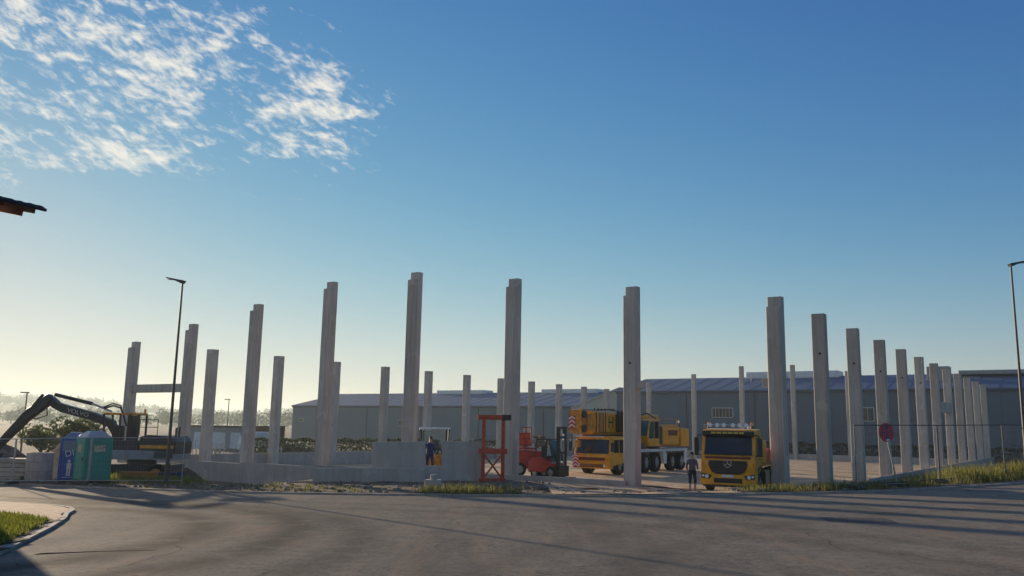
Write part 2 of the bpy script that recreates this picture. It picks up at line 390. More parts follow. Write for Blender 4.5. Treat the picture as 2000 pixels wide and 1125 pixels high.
# yard of the building site
ys_ = [i*1.0 for i in range(0, 112)]
m = MB(); T1 = [.6+i*1.1 for i in range(80)]; T2 = [-.5+i*1.0 for i in range(56)]
for a in T1:
    for b in T2:
        x, y = bw(a, b); m.v.append((x, y, g(x, y)+.035))
nb = len(T2)
for i in range(len(T1)-1):
    for j in range(nb-1): k = i*nb+j; m.f.append((k, k+1, k+nb+1, k+nb))
m.build('yard', SANDM, smooth=True, kind='structure')
# dusty site entrance between gable and kerb
m = MB(); ent = [(1.6+i*.5) for i in range(15)]
for x in ent:
    y0 = ye(x)+.2; y1 = P7.y-.6+(P7.x-x)*.68
    for j in range(13):
        y = y0+(y1-y0)*j/12; m.v.append((x, y, g(x, y)+.03))
for i in range(len(ent)-1):
    for j in range(12): k = i*13+j; m.f.append((k, k+13, k+14, k+1))
m.build('site_entrance', SANDM, smooth=True, kind='structure')

# pavement corner at the near left
ISL = [(-45, 46), (-24, 32.2), (-16.17, 27.5), (-13.81, 26.15), (-12.73, 25.1), (-12.05, 24.2), (-11.72, 23.3), (-11.45, 22.5), (-11.03, 21.8), (-9.89, 18.84), (-8.98, 16.16), (-8.45, 14.55), (-6.6, 9), (-4.5, 2), (-3, -6)]
PAVE = ground_mat('pavement_blocks', [(.64, .45, .29), (.54, .38, .25), (.70, .52, .35)], [2.5, .5, 6], .1)
isl_kerb = bpy.data.objects.new('pavement_kerb', None); COL.objects.link(isl_kerb); isl_kerb['kind'] = 'structure'
stones(ISL, .12, .06, isl_kerb, seg=.8, side=-1)
def inset(poly, d):
    out = []
    for i, p in enumerate(poly):
        a = Vector(poly[max(0, i-1)]); b = Vector(poly[min(len(poly)-1, i+1)]); t = (b-a).normalized(); n = Vector((t.y, -t.x)); out.append(Vector(p)+n*d)
    return out
inn = inset(ISL, .145); m = MB(); K = 16
for p in inn:
    for k in range(K+1):
        q = p+Vector((-1, -.15))*(k/K)**1.5*20; m.v.append((q.x, q.y, R(q.x, q.y)+.054))
for i in range(len(inn)-1):
    for k in range(K): a = i*(K+1)+k; m.f.append((a, a+1, a+K+2, a+K+1))
m.build('pavement', PAVE, kind='structure')
# ------------------------------------------------------------------ grass and weeds (nobody could count these)
def leafmat(name, c1, c2, tr=.35):
    m = bpy.data.materials.new(name); m.use_nodes = True; nt = m.node_tree; N = nt.nodes.new; L = nt.links.new
    b = nt.nodes['Principled BSDF']; b.inputs['Roughness'].default_value = .65; b.inputs['Specular IOR Level'].default_value = .25
    ge = N('ShaderNodeNewGeometry'); r = N('ShaderNodeValToRGB'); r.color_ramp.elements[0].color = (*c1, 1); r.color_ramp.elements[1].color = (*c2, 1)
    L(ge.outputs['Random Per Island'], r.inputs[0]); L(r.outputs[0], b.inputs['Base Color'])
    t = N('ShaderNodeBsdfTranslucent'); L(r.outputs[0], t.inputs[0]); mx = N('ShaderNodeMixShader'); mx.inputs[0].default_value = tr
    out = nt.nodes['Material Output']; L(b.outputs[0], mx.inputs[1]); L(t.outputs[0], mx.inputs[2]); L(mx.outputs[0], out.inputs[0]); return m
GRASS = leafmat('grass_blades', (.08, .12, .018), (.27, .27, .05), .5)
WEED = leafmat('weeds', (.07, .085, .02), (.26, .23, .07), .4)
LEAF = leafmat('leaves', (.014, .03, .007), (.055, .085, .02), .2)
LEAFD = leafmat('hedge_leaves', (.006, .014, .005), (.022, .038, .011), .08)
def blade(m, x, y, z, h, w=.012, lean=.35):
    a = random.uniform(0, 6.283); dx, dy = math.cos(a)*w, math.sin(a)*w; l = random.uniform(0, lean)*h; b = random.uniform(0, 6.283); lx, ly = math.cos(b)*l, math.sin(b)*l
    m.add([(x-dx, y-dy, z), (x+dx, y+dy, z), (x+dx*.7+lx*.4, y+dy*.7+ly*.4, z+h*.6), (x-dx*.7+lx*.4, y-dy*.7+ly*.4, z+h*.6), (x+lx, y+ly, z+h)], [(0, 1, 2, 3), (3, 2, 4)])
def inpoly(x, y, P):
    c = False
    for i in range(len(P)):
        (x1, y1), (x2, y2) = P[i-1], P[i]
        if (y1 > y) != (y2 > y) and x < (x2-x1)*(y-y1)/(y2-y1)+x1: c = not c
    return c
# verge lawn on the corner
LAWN = [(-17, 23.4), (-13.6, 22.7), (-12.3, 21.9), (-10.85, 20.5), (-10.12, 18.8), (-9.22, 16.2), (-8.68, 14.6), (-6.9, 9.4), (-14, 9), (-17, 17)]
lm = MB(); lx = [-17+i*.5 for i in range(21)]; ly = [9+i*.5 for i in range(31)]
lawnsoil = sheet(lx, ly, lambda x, y: R(x, y)+.075, lambda x, y: inpoly(x, y, LAWN)).build('lawn_soil', ground_mat('lawn_earth', [(.05, .055, .02), (.07, .08, .02)], [3, 1], .6), kind='structure')
m = MB(); n = 0
while n < 30000:
    x, y = random.uniform(-15.5, -7), random.uniform(11.5, 24)
    if inpoly(x, y, LAWN):
        blade(m, x, y, R(x, y)+.075, random.uniform(.03, .12), .011); n += 1
m.build('lawn_grass', GRASS, kind='stuff')
def weeds(name, n, samp, hmin, hmax, mt=WEED, clump=14, w=.016, spread=.25):
    m = MB(); k = 0
    while k < n:
        x, y = samp(); hh = random.uniform(hmin, hmax)
        for i in range(clump):
            a, b = x+random.gauss(0, spread), y+random.gauss(0, spread)
            blade(m, a, b, g(a, b)-.02, hh*random.uniform(.5, 1.1), w, .6); k += 1
    return m.build(name, mt, kind='stuff')
def band(x0, x1, o0, o1):
    def f(): x = random.uniform(x0, x1); return x, ye(x)+random.uniform(o0, o1)
    return f
weeds('weeds', 1500, band(-26, -4, .5, 5), .06, .24)
weeds('weeds', 1500, band(-3.2, .3, .5, 2.6), .15, .42)
weeds('weeds', 3600, band(9.8, 15, .6, 6), .1, .42)
weeds('weeds', 5000, band(12, 24, 1.0, 9), .12, .5)
def tall():
    x = random.uniform(19.5, 34); return x, ye(x)+random.uniform(1.8, 8.5)
weeds('tall_grass', 30000, tall, .35, 1.05, leafmat('tall_grass_blades', (.09, .11, .02), (.34, .30, .07), .5), 24, .014, .3)
weeds('weeds', 2200, lambda: (random.uniform(-20, -15.4), random.uniform(40.2, 44)), .15, .6, GRASS)

# rubble lying on the verge
m = MB()
for k in range(900):
    x = random.uniform(-24, 16); y = ye(x)+random.uniform(.4, 7) if random.random() < .8 else ye(x)+random.uniform(3, 12); r = random.uniform(.02, .09)
    M = Matrix.Translation((x, y, g(x, y)+r*.3)) @ Matrix.Rotation(random.uniform(0, 6), 4, 'Z') @ Matrix.Rotation(random.uniform(-.5, .5), 4, 'X')
    m.box(-r, r, -r*.7, r*.7, -r*.5, r*.5, M)
m.build('rubble', mat('rubble_stone', (.24, .2, .16), .95, var=.5, scale=.7), kind='stuff')

# far hills and woods
HILL = ground_mat('meadow', [(.10, .12, .04), (.07, .10, .03), (.13, .13, .06)], [.02, .006, .05], .1)
HS = 3.6
m = MB(); az = [rad(-62+i*1.5) for i in range(64)]; rr = [260, 320, 400, 480, 560, 660, 800, 1000, 1300]
def hz(a, r):
    e = sm((r/HS-300)/330)*(8.2+3.2*math.sin(a*9+1)+2*math.sin(a*23))-1.9; return (e+sm((r/HS-700)/500)*5)*HS+2.4
for a in az:
    for r in rr: m.v.append((math.sin(a)*r*HS, math.cos(a)*r*HS, hz(a, r*HS)-.6))
for i in range(len(az)-1):
    for j in range(len(rr)-1): k = i*len(rr)+j; m.f.append((k, k+len(rr), k+len(rr)+1, k+1))
m.build('hills', HILL, smooth=True, kind='structure')
def crown(m, c, rx, rz, n, leaf, cone=False):
    for i in range(n):
        if cone:
            t = random.random()**.7; r = rx*t*random.uniform(.3, 1); a = random.uniform(0, 6.283)
            p = Vector((c[0]+r*math.cos(a), c[1]+r*math.sin(a), c[2]+rz*(1-2*t)))
        else:
            d = Vector((random.gauss(0, 1), random.gauss(0, 1), random.gauss(0, 1))).normalized()*random.uniform(.45, 1)**.5
            d *= .78+.22*math.sin(d.x*5+c[0])*math.sin(d.z*6+c[1])
            p = Vector((c[0]+d.x*rx, c[1]+d.y*rx, c[2]+d.z*rz))
        q = Vector((random.gauss(0, 1), random.gauss(0, 1), random.gauss(0, 1))).normalized(); e = q.orthogonal().normalized(); f = q.cross(e); s = leaf*random.uniform(.5, 1.2)
        m.add([p+e*s, p+f*s*.6, p-e*s, p-f*s*.6], [(0, 1, 2, 3)])
FOREST = leafmat('far_foliage', (.02, .04, .012), (.07, .09, .03), .25)
m = MB(); tr = MB()
for k in range(1100):
    a = rad(random.uniform(-37, -2)); r = HS*random.choice((random.uniform(500, 640), random.uniform(430, 640), random.uniform(600, 760)))
    z = hz(a, r); h = random.uniform(11, 25); x, y = math.sin(a)*r, math.cos(a)*r
    cone = random.random() < .22
    crown(m, (x, y, z+h*.55), h*(.24 if cone else .5), h*.5, 80, h*.085, cone)
m.build('woodland', FOREST, kind='stuff')
m = MB()
for k in range(230):
    a = rad(random.uniform(-37, -10)); r = random.uniform(620, 980); h = random.uniform(7, 15); x, y = math.sin(a)*r, math.cos(a)*r
    crown(m, (x, y, -1.9+h*.5), h*.45, h*.5, 110, h*.08)
m.build('tree_belt', FOREST, kind='stuff')

# ------------------------------------------------------------------ precast columns of the hall
ORD = ['', 'first', 'second', 'third', 'fourth', 'fifth', 'sixth', 'seventh', 'eighth', 'ninth', 'tenth', 'eleventh', 'twelfth']
def cham(w1, w2, c=.03):     # section: local y along the hall, local x across
    a, b = w2/2, w1/2
    return [(-a+c, -b), (a-c, -b), (a, -b+c), (a, b-c), (a-c, b), (-a+c, b), (-a, b-c), (-a, -b+c)]
GT = [9.2, 10.32, 11.42, 12.5, 12.5, 11.42, 10.32, 9.2]
def shaft_mesh(key, w1, w2, h, off=0, z0=-2.2):
    m = MB(); m.prism([(x, y+off) for x, y in cham(w1, w2)], z0, h, 'z'); return m
def column(name, label, t1, t2, h, w1, w2, nib=None, fork=False, hole=False, group='', hole2=None, corbel=None):
    x, y = bw(t1, t2); zb = g(x, y)
    t = thing(name, label, 'column', (x, y, zb), ANG, group)
    hh = h-zb
    if nib:      # taller shaft behind, lower leaf in front
        shaft_mesh('', w1-.28, w2, hh, .14, -.5).build('shaft', CON, t)
        shaft_mesh('', .285, w2-.004, hh-nib, -w1/2+.14, -.5).build('front_leaf', CON, t)
    elif fork:
        shaft_mesh('', w1, w2, hh-.42, 0, -.5).build('shaft', CON, t)
        MB().prism([(x, yy-w1*.5+w1*.31) for x, yy in cham(w1*.62, w2)], hh-.42, hh, 'z').build('prong', CON, t)
        MB().prism([(x, yy+w1*.5-w1*.10) for x, yy in cham(w1*.20, w2)], hh-.42, hh+.02, 'z').build('prong', CON, t)
    else:
        shaft_mesh('', w1, w2, hh, 0, -.5).build('shaft', CON, t)
    for hz_ in (hole2 or []):
        MB().cyl((.06, -w1/2-.012, hz_-zb), (.06, -w1/2+.05, hz_-zb), .065, n=14).build('socket', DARKHOLE, t)
    if corbel:
        s = corbel; x0, x1 = (w2/2-.01, w2/2+.34) if s > 0 else (-w2/2-.34, -w2/2+.01)
        MB().box(x0, x1, -.22, .22, 4.75-zb, 5.15-zb).build('corbel', CON, t, bevel=.02)
    return t
fcol = []
for i in range(8):
    k = 7-i; h = GT[i]
    lab = ['far corner gable column with a stepped top, carrying a crossbeam on one side', 'stepped gable column next to the corner, other end of the crossbeam',
           'stepped gable column rising third from the crossbeam corner', 'tall stepped ridge column, fourth gable column from the crossbeam corner',
           'tall stepped ridge column rising behind the yellow canopied loader', 'stepped gable column standing beside the red steel frame',
           'stepped gable column at the doorway, in front of the mobile crane', 'stout corner column with a stepped top beside the yellow lorry'][i]
    fcol.append(column('concrete_column', lab, 0, 7.83*k, h, .74, .70, nib=.52, group='precast columns of the gable front', hole2=[6.1] if i in (6,) else None, corbel=-1 if i == 7 else (1 if i == 6 else None)))
for k in range(4): MB().box(-.24+.15*k, -.19+.15*k, -.388, -.368, -.4, 8.6).build('rib', CON, fcol[7])
for i in range(1, 12):
    column('concrete_column', f'side row column with forked top, {ORD[i]} behind the crossbeam corner column', 7.9*i, 54.81, 9.2, .85, .70, fork=True, group='precast columns of the far side row')
for i in range(1, 12):
    column('concrete_column', f'plain square topped column, {ORD[i]} in the row behind the stout corner column', 7.95*i, -.016*7.95*i, 9.28, .66, .72, group='precast columns of the right hand side row', hole2=[7.0] if i < 6 else None)
for k, h in ((6, 10.32), (5, 11.42), (4, 12.5), (3, 12.5), (2, 11.42)):
    column('concrete_column', f'slim distant end wall column, {ORD[7-k]} along from the far end of the forked row', 86.9, 7.83*k, h, .6, .62, group='precast columns of the distant end wall')
# crossbeams
def beam(label, a, b, z, w, h, name='concrete_beam', grp=None, m_=CON, cat='beam', bevel=.02):
    (x0, y0), (x1, y1) = a, b; d = Vector((x1-x0, y1-y0)); o = MB().box(0, d.length, -w/2, w/2, z, z+h).build(name, m_, None, bevel, loc=(x0, y0, 0), rz=math.atan2(d.y, d.x))
    return tag(o, label, cat, grp)
beam('grey concrete crossbeam bridging the two columns at the far gable corner', bw(.1, 7.83*7-.36), bw(.1, 7.83*6+.36), 4.85, .4, .68)
beam('short pale lintel beam between two columns of the right hand row', bw(7.95*6+.36, -.76), bw(7.95*7-.36, -.89), 4.75, .4, 1.0)

# plinth panels round the base
def plinth(label, a, b, ztop, zbot, th, group):
    (x0, y0), (x1, y1) = a, b; d = Vector((x1-x0, y1-y0)); n = d.normalized()
    o = MB().box(.012, d.length-.012, -th/2, th/2, zbot, ztop).build('plinth_panel', CONP, None, .015, loc=(x0, y0, 0), rz=math.atan2(d.y, d.x))
    return tag(o, label, 'panel', group)
names = ['between doorway column and red steel frame column', 'behind the tall stored wall panels', 'at the ridge columns behind the long low slab', 'under the third ridge side gable bay', 'in the second gable bay from the crossbeam', 'running below the crossbeam bay']
for i in range(1, 7):
    zt = [-.12, -.15, -.22, -.32, -.42, -.5][i-1]
    plinth('long low concrete plinth panel '+names[i-1], bw(-.55, 7.83*i+(.1 if i == 1 else 0)), bw(-.55, 7.83*(i+1)), zt, [-.9, -1.4, -1.95, -2.1, -2.2, -2.3][i-1], .2, 'plinth panels along the gable front')
for i in range(0, 11):
    plinth(f'concrete plinth panel in the forked column row, {ORD[i+1]} bay behind the crossbeam corner', bw(7.9*i, 55.35), bw(7.9*(i+1), 55.35), -.42, -2.3, .18, 'plinth panels along the far side')
for i in range(2, 11):
    plinth(f'concrete plinth panel of the right hand row, {ORD[i+1]} bay behind the stout corner', bw(7.95*i, -.62-.016*7.95*i), bw(7.95*(i+1), -.62-.016*7.95*(i+1)), -.22, -1.6, .18, 'plinth panels along the right hand side')
for i in range(0, 7):
    plinth(f'concrete plinth panel of the distant end wall, {ORD[i+1]} from the right hand row', bw(87.4, 7.83*i), bw(87.4, 7.83*(i+1)), -.62, -2.3, .18, 'plinth panels along the distant end')

# ------------------------------------------------------------------ stored wall panels and red rack
def poly_panel(name, label, poly, th, loc, rz, mt, cat='panel'):
    return tag(MB().prism(poly, 0, th, 'y').build(name, mt, None, .015, loc=loc, rz=rz), label, cat)
zz = -.26
poly_panel('wall_panel', 'tall grey wall panel with a window notch, upright beside the red frame', [(-6.80, zz), (-1.22, zz), (-1.22, 1.84), (-3.33, 1.84), (-3.33, .62), (-4.17, .62), (-4.17, 1.80), (-6.80, 1.72)], .22, (0, 42.5, 0), 0, CONP)
poly_panel('wall_panel', 'long low grey concrete slab stored on edge before the tall panel', [(-9.46, -.22), (-4.02, -.20), (-4.02, .54), (-9.46, .44)], .24, (0, 41.5, 0), 0, CONP)
for x, l in ((-8.6, 'under the free end of'), (-4.9, 'under the panel end of')):
    tag(MB().box(x-.12, x+.12, 41.2, 42.2, g(x, 41.6)-.15, -.225).build('timber_bearer', WOOD), 'dark timber bearer block '+l+' the long low slab', 'timber')
for x in (-6.2, -1.9):
    tag(MB().box(x-.12, x+.12, 42.3, 43.0, g(x, 42.6)-.2, zz-.005).build('timber_bearer', WOOD), 'dark timber bearer '+('at the slab end' if x < -4 else 'at the red frame end')+' of the notched wall panel', 'timber')
zb = g(-.78, 41.9)+.02
t = thing('storage_rack', 'rust red steel storage frame with cross braces beside the stored panels', 'frame', (-.78, 41.9, zb))
for x in (-.48, .48): MB().box(x-.09, x+.09, -.09, .09, 0, 3.15-zb-.24).build('post', REDO, t, .01)
MB().box(-.78, .82, -.11, .11, 3.15-zb-.24, 3.15-zb).build('top_beam', REDO, t, .015)
MB().box(-.72, .70, -.13, .13, 1.32, 1.58).build('middle_beam', REDO, t, .015)
MB().box(-.66, .66, -.12, .12, .02, .16).build('foot_beam', REDO, t, .015)
for a, b in (((-.42, 0, .2), (.42, 0, 1.28)), ((.42, .02, .2), (-.42, .02, 1.28))): MB().bar(a, b, .06, .09).build('brace', REDO, t)
for x in (-.48, .48): MB().box(x-.07, x+.07, .1, 1.2, 0, .14).build('base_rail', REDO, t)
MB().box(.42, .86, -.14, .14, 3.15-zb-.26, 3.15-zb+.02).build('end_cap', BLK, t)
for i_, (x, y, a, l) in enumerate(((2.9, 38.4, 8, 2.2), (3.2, 38.7, -4, 1.8), (5.0, 36.6, 25, 1.5))):
    tag(MB().box(-l/2, l/2, -.1, .1, 0, .05).build('plank', mat('raw_plank', (.34, .19, .09), .8, var=.35, scale=3, streak=(1, 9, 9)), None, loc=(x, y, g(x, y)+.05), rz=rad(a)), ['long loose plank lying before the doorway plinth', 'shorter loose plank beside the long one before the plinth', 'stray plank end lying on the sandy site entrance'][i_], 'plank')
# concrete footing block at the kerb
t = thing('concrete_block', 'small weathered concrete footing block on the verge by the kerb', 'block', (-3.0, 34.4, g(-3, 34.4)))
MB().prism([(-.38, 0), (.38, 0), (.32, .42), (-.32, .42)], -.3, .3).build('body', CONP, t, .03)
MB().cyl((0, 0, .4), (0, 0, .62), .13, n=12).build('socket', CONP, t)

# ------------------------------------------------------------------ people
def person(name, label, loc, rz, pose, cols, h=1.72):
    skin = mat('skin', (.50, .28, .19), .6, var=.1); shirt = cols[0]; trs = cols[1]; shoe = cols[2]
    s = h/1.75; J = {'pel': (0, 0, .95, .15), 'bel': (0, -.01, 1.12, .145), 'che': (0, 0, 1.33, .165), 'nek': (0, -.01, 1.49, .062), 'hd0': (0, -.02, 1.57, .078), 'hd1': (0, -.03, 1.68, .09), 'hd2': (0, -.02, 1.735, .06)}
    E = [('pel', 'bel'), ('bel', 'che'), ('che', 'nek'), ('nek', 'hd0'), ('hd0', 'hd1'), ('hd1', 'hd2')]
    J['nose'] = (0, -.125, 1.635, .014); E.append(('hd1', 'nose'))
    for k, sx in (('l', -1), ('r', 1)):
        J[k+'hip'] = (sx*.1, 0, .9, .115); J[k+'kne'] = (sx*.12, -.03, .5, .075); J[k+'ank'] = (sx*.12, .02, .09, .05); J[k+'toe'] = (sx*.14, -.15, .04, .042)
        J[k+'sho'] = (sx*.19, .01, 1.40, .07); J[k+'elb'] = (sx*.26, .03, 1.13, .05); J[k+'wri'] = (sx*.25, -.07, .90, .034); J[k+'pal'] = (sx*.25, -.10, .83, .036)
        for f in range(4): J[f'{k}f{f}'] = (sx*.25, -.135+.022*f, .745-.008*(f in (1, 2)), .011); E.append((k+'pal', f'{k}f{f}'))
        J[k+'th'] = (sx*.235, -.155, .80, .012); E.append((k+'pal', k+'th'))
        E += [('pel', k+'hip'), (k+'hip', k+'kne'), (k+'kne', k+'ank'), (k+'ank', k+'toe'), ('che', k+'sho'), (k+'sho', k+'elb'), (k+'elb', k+'wri'), (k+'wri', k+'pal')]
    for k, v in pose.items(): J[k] = (*v, J[k][3])
    ks = list(J); me = bpy.data.meshes.new(name); me.from_pydata([Vector(J[k][:3])*s for k in ks], [(ks.index(a), ks.index(b)) for a, b in E], [])
    o = bpy.data.objects.new(name, me); COL.objects.link(o); sk = o.modifiers.new('skin', 'SKIN')
    if not me.skin_vertices: me.attributes.new('skin', 'FLOAT', 'POINT')
    for i, k in enumerate(ks):
        d = me.skin_vertices[0].data[i]; r = J[k][3]*s; d.radius = (r, r*.8 if k in ('pel', 'bel', 'che') else r); d.use_root = (k == 'pel')
    sb = o.modifiers.new('sub', 'SUBSURF'); sb.levels = 1; sb.render_levels = 2
    dg = bpy.context.evaluated_depsgraph_get(); me2 = bpy.data.meshes.new_from_object(o.evaluated_get(dg)); bpy.data.objects.remove(o)
    for m_ in (skin, shirt, trs, shoe): me2.materials.append(m_)
    lean = pose.get('che', (0, 0, 1.33))
    for p in me2.polygons:
        z = p.center.z/s; x = abs(p.center.x/s); p.use_smooth = True
        i = 0
        if z < .10: i = 3
        elif z < cols[3]: i = 0
        elif z < .98 and x < .215: i = 2
        elif z < lean[2]+.13 and z > .93: i = 1
        if x > .2 and z < 1.0 and i != 3: i = 0
        p.material_index = i
    root = thing(name, label, 'person', loc, rz)
    link('body', me2, None, root)
    hm = MB(); hp = Vector(J['hd1'][:3])*s+Vector((0, .02, .02))
    n = 10
    for j in range(6):
        ph = j/5*1.75
        for i in range(n):
            a = 2*math.pi*i/n; hm.v.append(tuple(hp+Vector((math.sin(ph)*math.cos(a)*.088, math.sin(ph)*math.sin(a)*.10, math.cos(ph)*.112))*s))
    for j in range(5):
        for i in range(n): hm.f.append((j*n+i, j*n+(i+1) % n, (j+1)*n+(i+1) % n, (j+1)*n+i))
    hm.build('hair', mat('dark_hair', (.03, .018, .01), .6, var=.2), root, smooth=True)
    return root
LIL = mat('lilac_shirt', (.085, .075, .115), .9, var=.2); NAVY = mat('navy_work_cloth', (.015, .03, .12), .9, var=.25); DRK = mat('dark_trousers', (.018, .018, .024), .9, var=.2); PNK = mat('pink_shoes', (.5, .16, .16), .7, var=.2); BSH = mat('black_boots', (.015, .014, .012), .6, var=.1)
person('person', 'person in dark shorts standing on the entrance beside the yellow lorry', (7.62, 35.6, g(7.62, 35.6)+.03), rad(150), {'lwri': (-.2, -.2, 1.02), 'lpal': (-.17, -.26, 1.02), 'lf0': (-.12, -.30, 1.03), 'lf1': (-.12, -.31, 1.01), 'lf2': (-.13, -.31, .99), 'lf3': (-.14, -.30, .97), 'lth': (-.13, -.26, 1.06), 'rkne': (.13, -.08, .5)}, (LIL, DRK, PNK, .40), 1.58)
person('person', 'worker in navy clothes seen from behind inside the notch of the wall panel', (-4.02, 43.4, .13), rad(176), {'bel': (0, -.03, 1.12), 'che': (0, -.08, 1.32), 'nek': (0, -.13, 1.47), 'hd0': (0, -.17, 1.55), 'hd1': (0, -.2, 1.65), 'hd2': (0, -.2, 1.71), 'nose': (0, -.31, 1.6), 'lsho': (-.19, -.08, 1.39), 'rsho': (.19, -.08, 1.39)}, (NAVY, NAVY, BSH, .1), 1.88)
T = thing('pallet_stack', 'stack of timber pallets the worker stands on behind the notched panel', 'pallets', (-4.1, 43.5, g(-4.1, 43.5)-.02)); hh = .125-g(-4.1, 43.5)
for k in range(4):
    pl = MB().box(-.6, .6, -.4, .4, hh*k/4+hh*.18, hh*(k+1)/4).build('pallet_deck', WOOD, T)
    for x in (-.5, 0, .5): MB().box(x-.07, x+.07, -.4, .4, hh*k/4, hh*k/4+hh*.18).build('pallet_block', WOOD, T)

# ------------------------------------------------------------------ vehicles
def wheel(parent, c, r, w, ax='x', rimm=STL, out=1):
    c = Vector(c); d = Vector((w/2, 0, 0)) if ax == 'x' else Vector((0, w/2, 0))
    o = bpy.data.objects.new('wheel', None); COL.objects.link(o); o.parent = parent; o.location = c
    m = MB(); n = 22; prof = [(-1, .58), (-1, .9), (-.72, 1), (.72, 1), (1, .9), (1, .58)]
    for i in range(n):
        a = 2*math.pi*i/n
        for t, q in prof: m.v.append((t*w/2, r*q*math.cos(a), r*q*math.sin(a)) if ax == 'x' else (r*q*math.cos(a), t*w/2, r*q*math.sin(a)))
    P = len(prof)
    for i in range(n):
        for k in range(P-1): a = i*P+k; b = ((i+1) % n)*P+k; m.f.append((a, b, b+1, a+1))
    m.build('tyre', RUB, o, smooth=False)
    m = MB(); m.cyl(d*-.72, d*.72, r*.59, n=18); m.cyl(d*.7*out, d*1.0*out, r*.3, r*.22, 12)
    for k in range(8):
        a = k*math.pi/4; q = Vector((0, math.cos(a), math.sin(a))) if ax == 'x' else Vector((math.cos(a), 0, math.sin(a)))
        m.cyl(d*.7*out+q*r*.42, d*.86*out+q*r*.42, r*.035, n=6)
    m.build('rim', rimm, o); return o

# --- yellow lorry facing the road; local front at y=0, body towards +y
LX, LY = 9.72, 38.0
T = thing('lorry', 'yellow heavy lorry facing the road with roof light bar and black grille', 'lorry', (LX, LY, g(LX, LY)+.03), rad(-24.5))
cabm = MB().prism([(0, .62), (-.03, 1.2), (.02, 1.55), (.10, 1.70), (.34, 2.62), (.55, 2.78), (1.9, 2.84), (1.98, 1.0), (1.55, 1.0), (1.45, .75), (.95, .62)], -1.19, 1.19, 'x')
cabm.build('cab', YEL, T, .05)
MB().prism([(-.085, .36), (-.085, .80), (.0, .84), (.5, .84), (.5, .40), (.1, .33)], -1.22, 1.22, 'x').build('bumper', YEL, T, .04)
MB().box(-.62, .62, -.10, .0, .45, .66).build('bumper_intake', BLK, T, .02)
MB().box(-.26, .26, -.112, -.09, .70, .81).build('number_plate', WHT, T)
gr = MB().prism([(-.82, 1.42), (.82, 1.42), (.86, 1.25), (.72, .92), (.5, .84), (-.5, .84), (-.72, .92), (-.86, 1.25)], -.075, 0, 'y').build('grille', BLK, T, .02)
for z in (.95, 1.07, 1.19, 1.31): MB().box(-.78+.16*(1.31-z), .78-.16*(1.31-z), -.088, -.07, z-.012, z+.012).build('slat', ANTH, gr)
em = MB().ring((0, -.115, 1.30), .15, .178, 24, 'y', .03)
for k in range(3):
    a = math.pi/2+k*2*math.pi/3; em.bar((0, -.105, 1.30), (.16*math.cos(a), -.105, 1.30+.16*math.sin(a)), .02, .036)
em.build('emblem', CHR, T)
ws = MB(); ws.add([(-1.05, .085, 1.70), (1.05, .085, 1.70), (1.02, .305, 2.50), (-1.02, .305, 2.50)], [(0, 1, 2, 3)])
ws.build('windscreen', GLS, T)
MB().bar((-1.05, .06, 1.69), (1.05, .06, 1.69), .06, .05).build('wiper_panel', BLK, T)
MB().prism([(.16, 2.48), (.02, 2.56), (.05, 2.72), (.40, 2.72), (.34, 2.50)], -1.12, 1.12, 'x').build('sun_visor', BLK, T, .02)
for i, x in enumerate((-.62, -.37, -.12, .12, .37, .62)): MB().box(x-.1, x+.1, .012, .03, 2.60, 2.68).build('visor_letter', mat('visor_print', (.6, .45, .06), .5, var=0), T)
for s in (-1, 1):
    hl = MB().prism([(s*.68, .78), (s*1.17, .86), (s*1.17, .64), (s*.80, .60)][::s], -.10, -.02, 'y').build('headlight', BLK, T, .02)
    MB().cyl((s*.92, -.125, .72), (s*.92, -.09, .72), .085, n=16).build('lens', LENS, hl); MB().cyl((s*1.08, -.115, .75), (s*1.08, -.09, .75), .055, n=14).build('lens', LENS, hl)
    MB().box(s*1.10-.05, s*1.10+.05, -.045, .0, 1.18, 1.34).build('indicator', AMB, T, .01)
    ar = MB().tube([(s*1.15, .3, 2.55), (s*1.36, .12, 2.5), (s*1.38, .1, 1.7), (s*1.18, .2, 1.62)], .022, 6).build('mirror_arm', BLK, T)
    MB().box(s*1.39-.1, s*1.39+.1, .04, .13, 1.62, 2.42).build('mirror', BLK, T, .03)
    MB().box(s*1.192-.006, s*1.192+.006, .42, 1.3, 1.62, 2.45).build('side_window', GLS, T)
    dr = MB().box(s*1.195-.006, s*1.195+.006, .40, 1.42, .85, 1.58).build('door_panel', YEL, T, .01)
    MB().box(s*1.21-.015, s*1.21+.015, 1.15, 1.35, 1.45, 1.5).build('handle', BLK, dr)
    MB().box(s*1.12-.1, s*1.12+.1, .2, .9, .40, .55).build('step', ANTH, T)
MB().tube([(-1.1, .5, 2.84), (-1.1, .42, 2.98), (1.1, .42, 2.98), (1.1, .5, 2.84)], .03, 8).build('light_bar', CHR, T)
for x in (-.82, -.5, -.2, .2, .5, .78): MB().cyl((x, .33, 2.98), (x, .48, 2.98), .095, .07, 14).build('spot_lamp', LENS, T)
for x in (-.95, .98):
    b_ = MB().cyl((x, .7, 2.84), (x, .7, 2.93), .07, n=12).build('beacon', BLK, T); MB().cyl((x, .7, 2.93), (x, .7, 3.10), .08, .06, 12).build('lens', AMB, b_)
for x in (-.55, .15): MB().bar((x, .075, 1.73), (x+.62, .10, 1.80), .02, .025).build('wiper', BLK, T)
MB().box(-1.0, 1.0, -.035, -.02, 1.50, 1.60).build('bonnet_lettering', mat('dark_red_print', (.16, .02, .02), .5, var=.3, scale=14), T)
for z in (.30, .345): MB().box(-1.1, 1.1, -.06, .2, z-.02, z+.015).build('front_skirt', ANTH, T)
MB().cyl((.62, 2.1, 1.2), (.62, 2.1, 2.95), .08, n=10).build('exhaust_stack', CHR, T)
MB().box(-.95, .95, 1.99, 2.2, .98, 2.5).build('air_filter_rack', ANTH, T, .03)
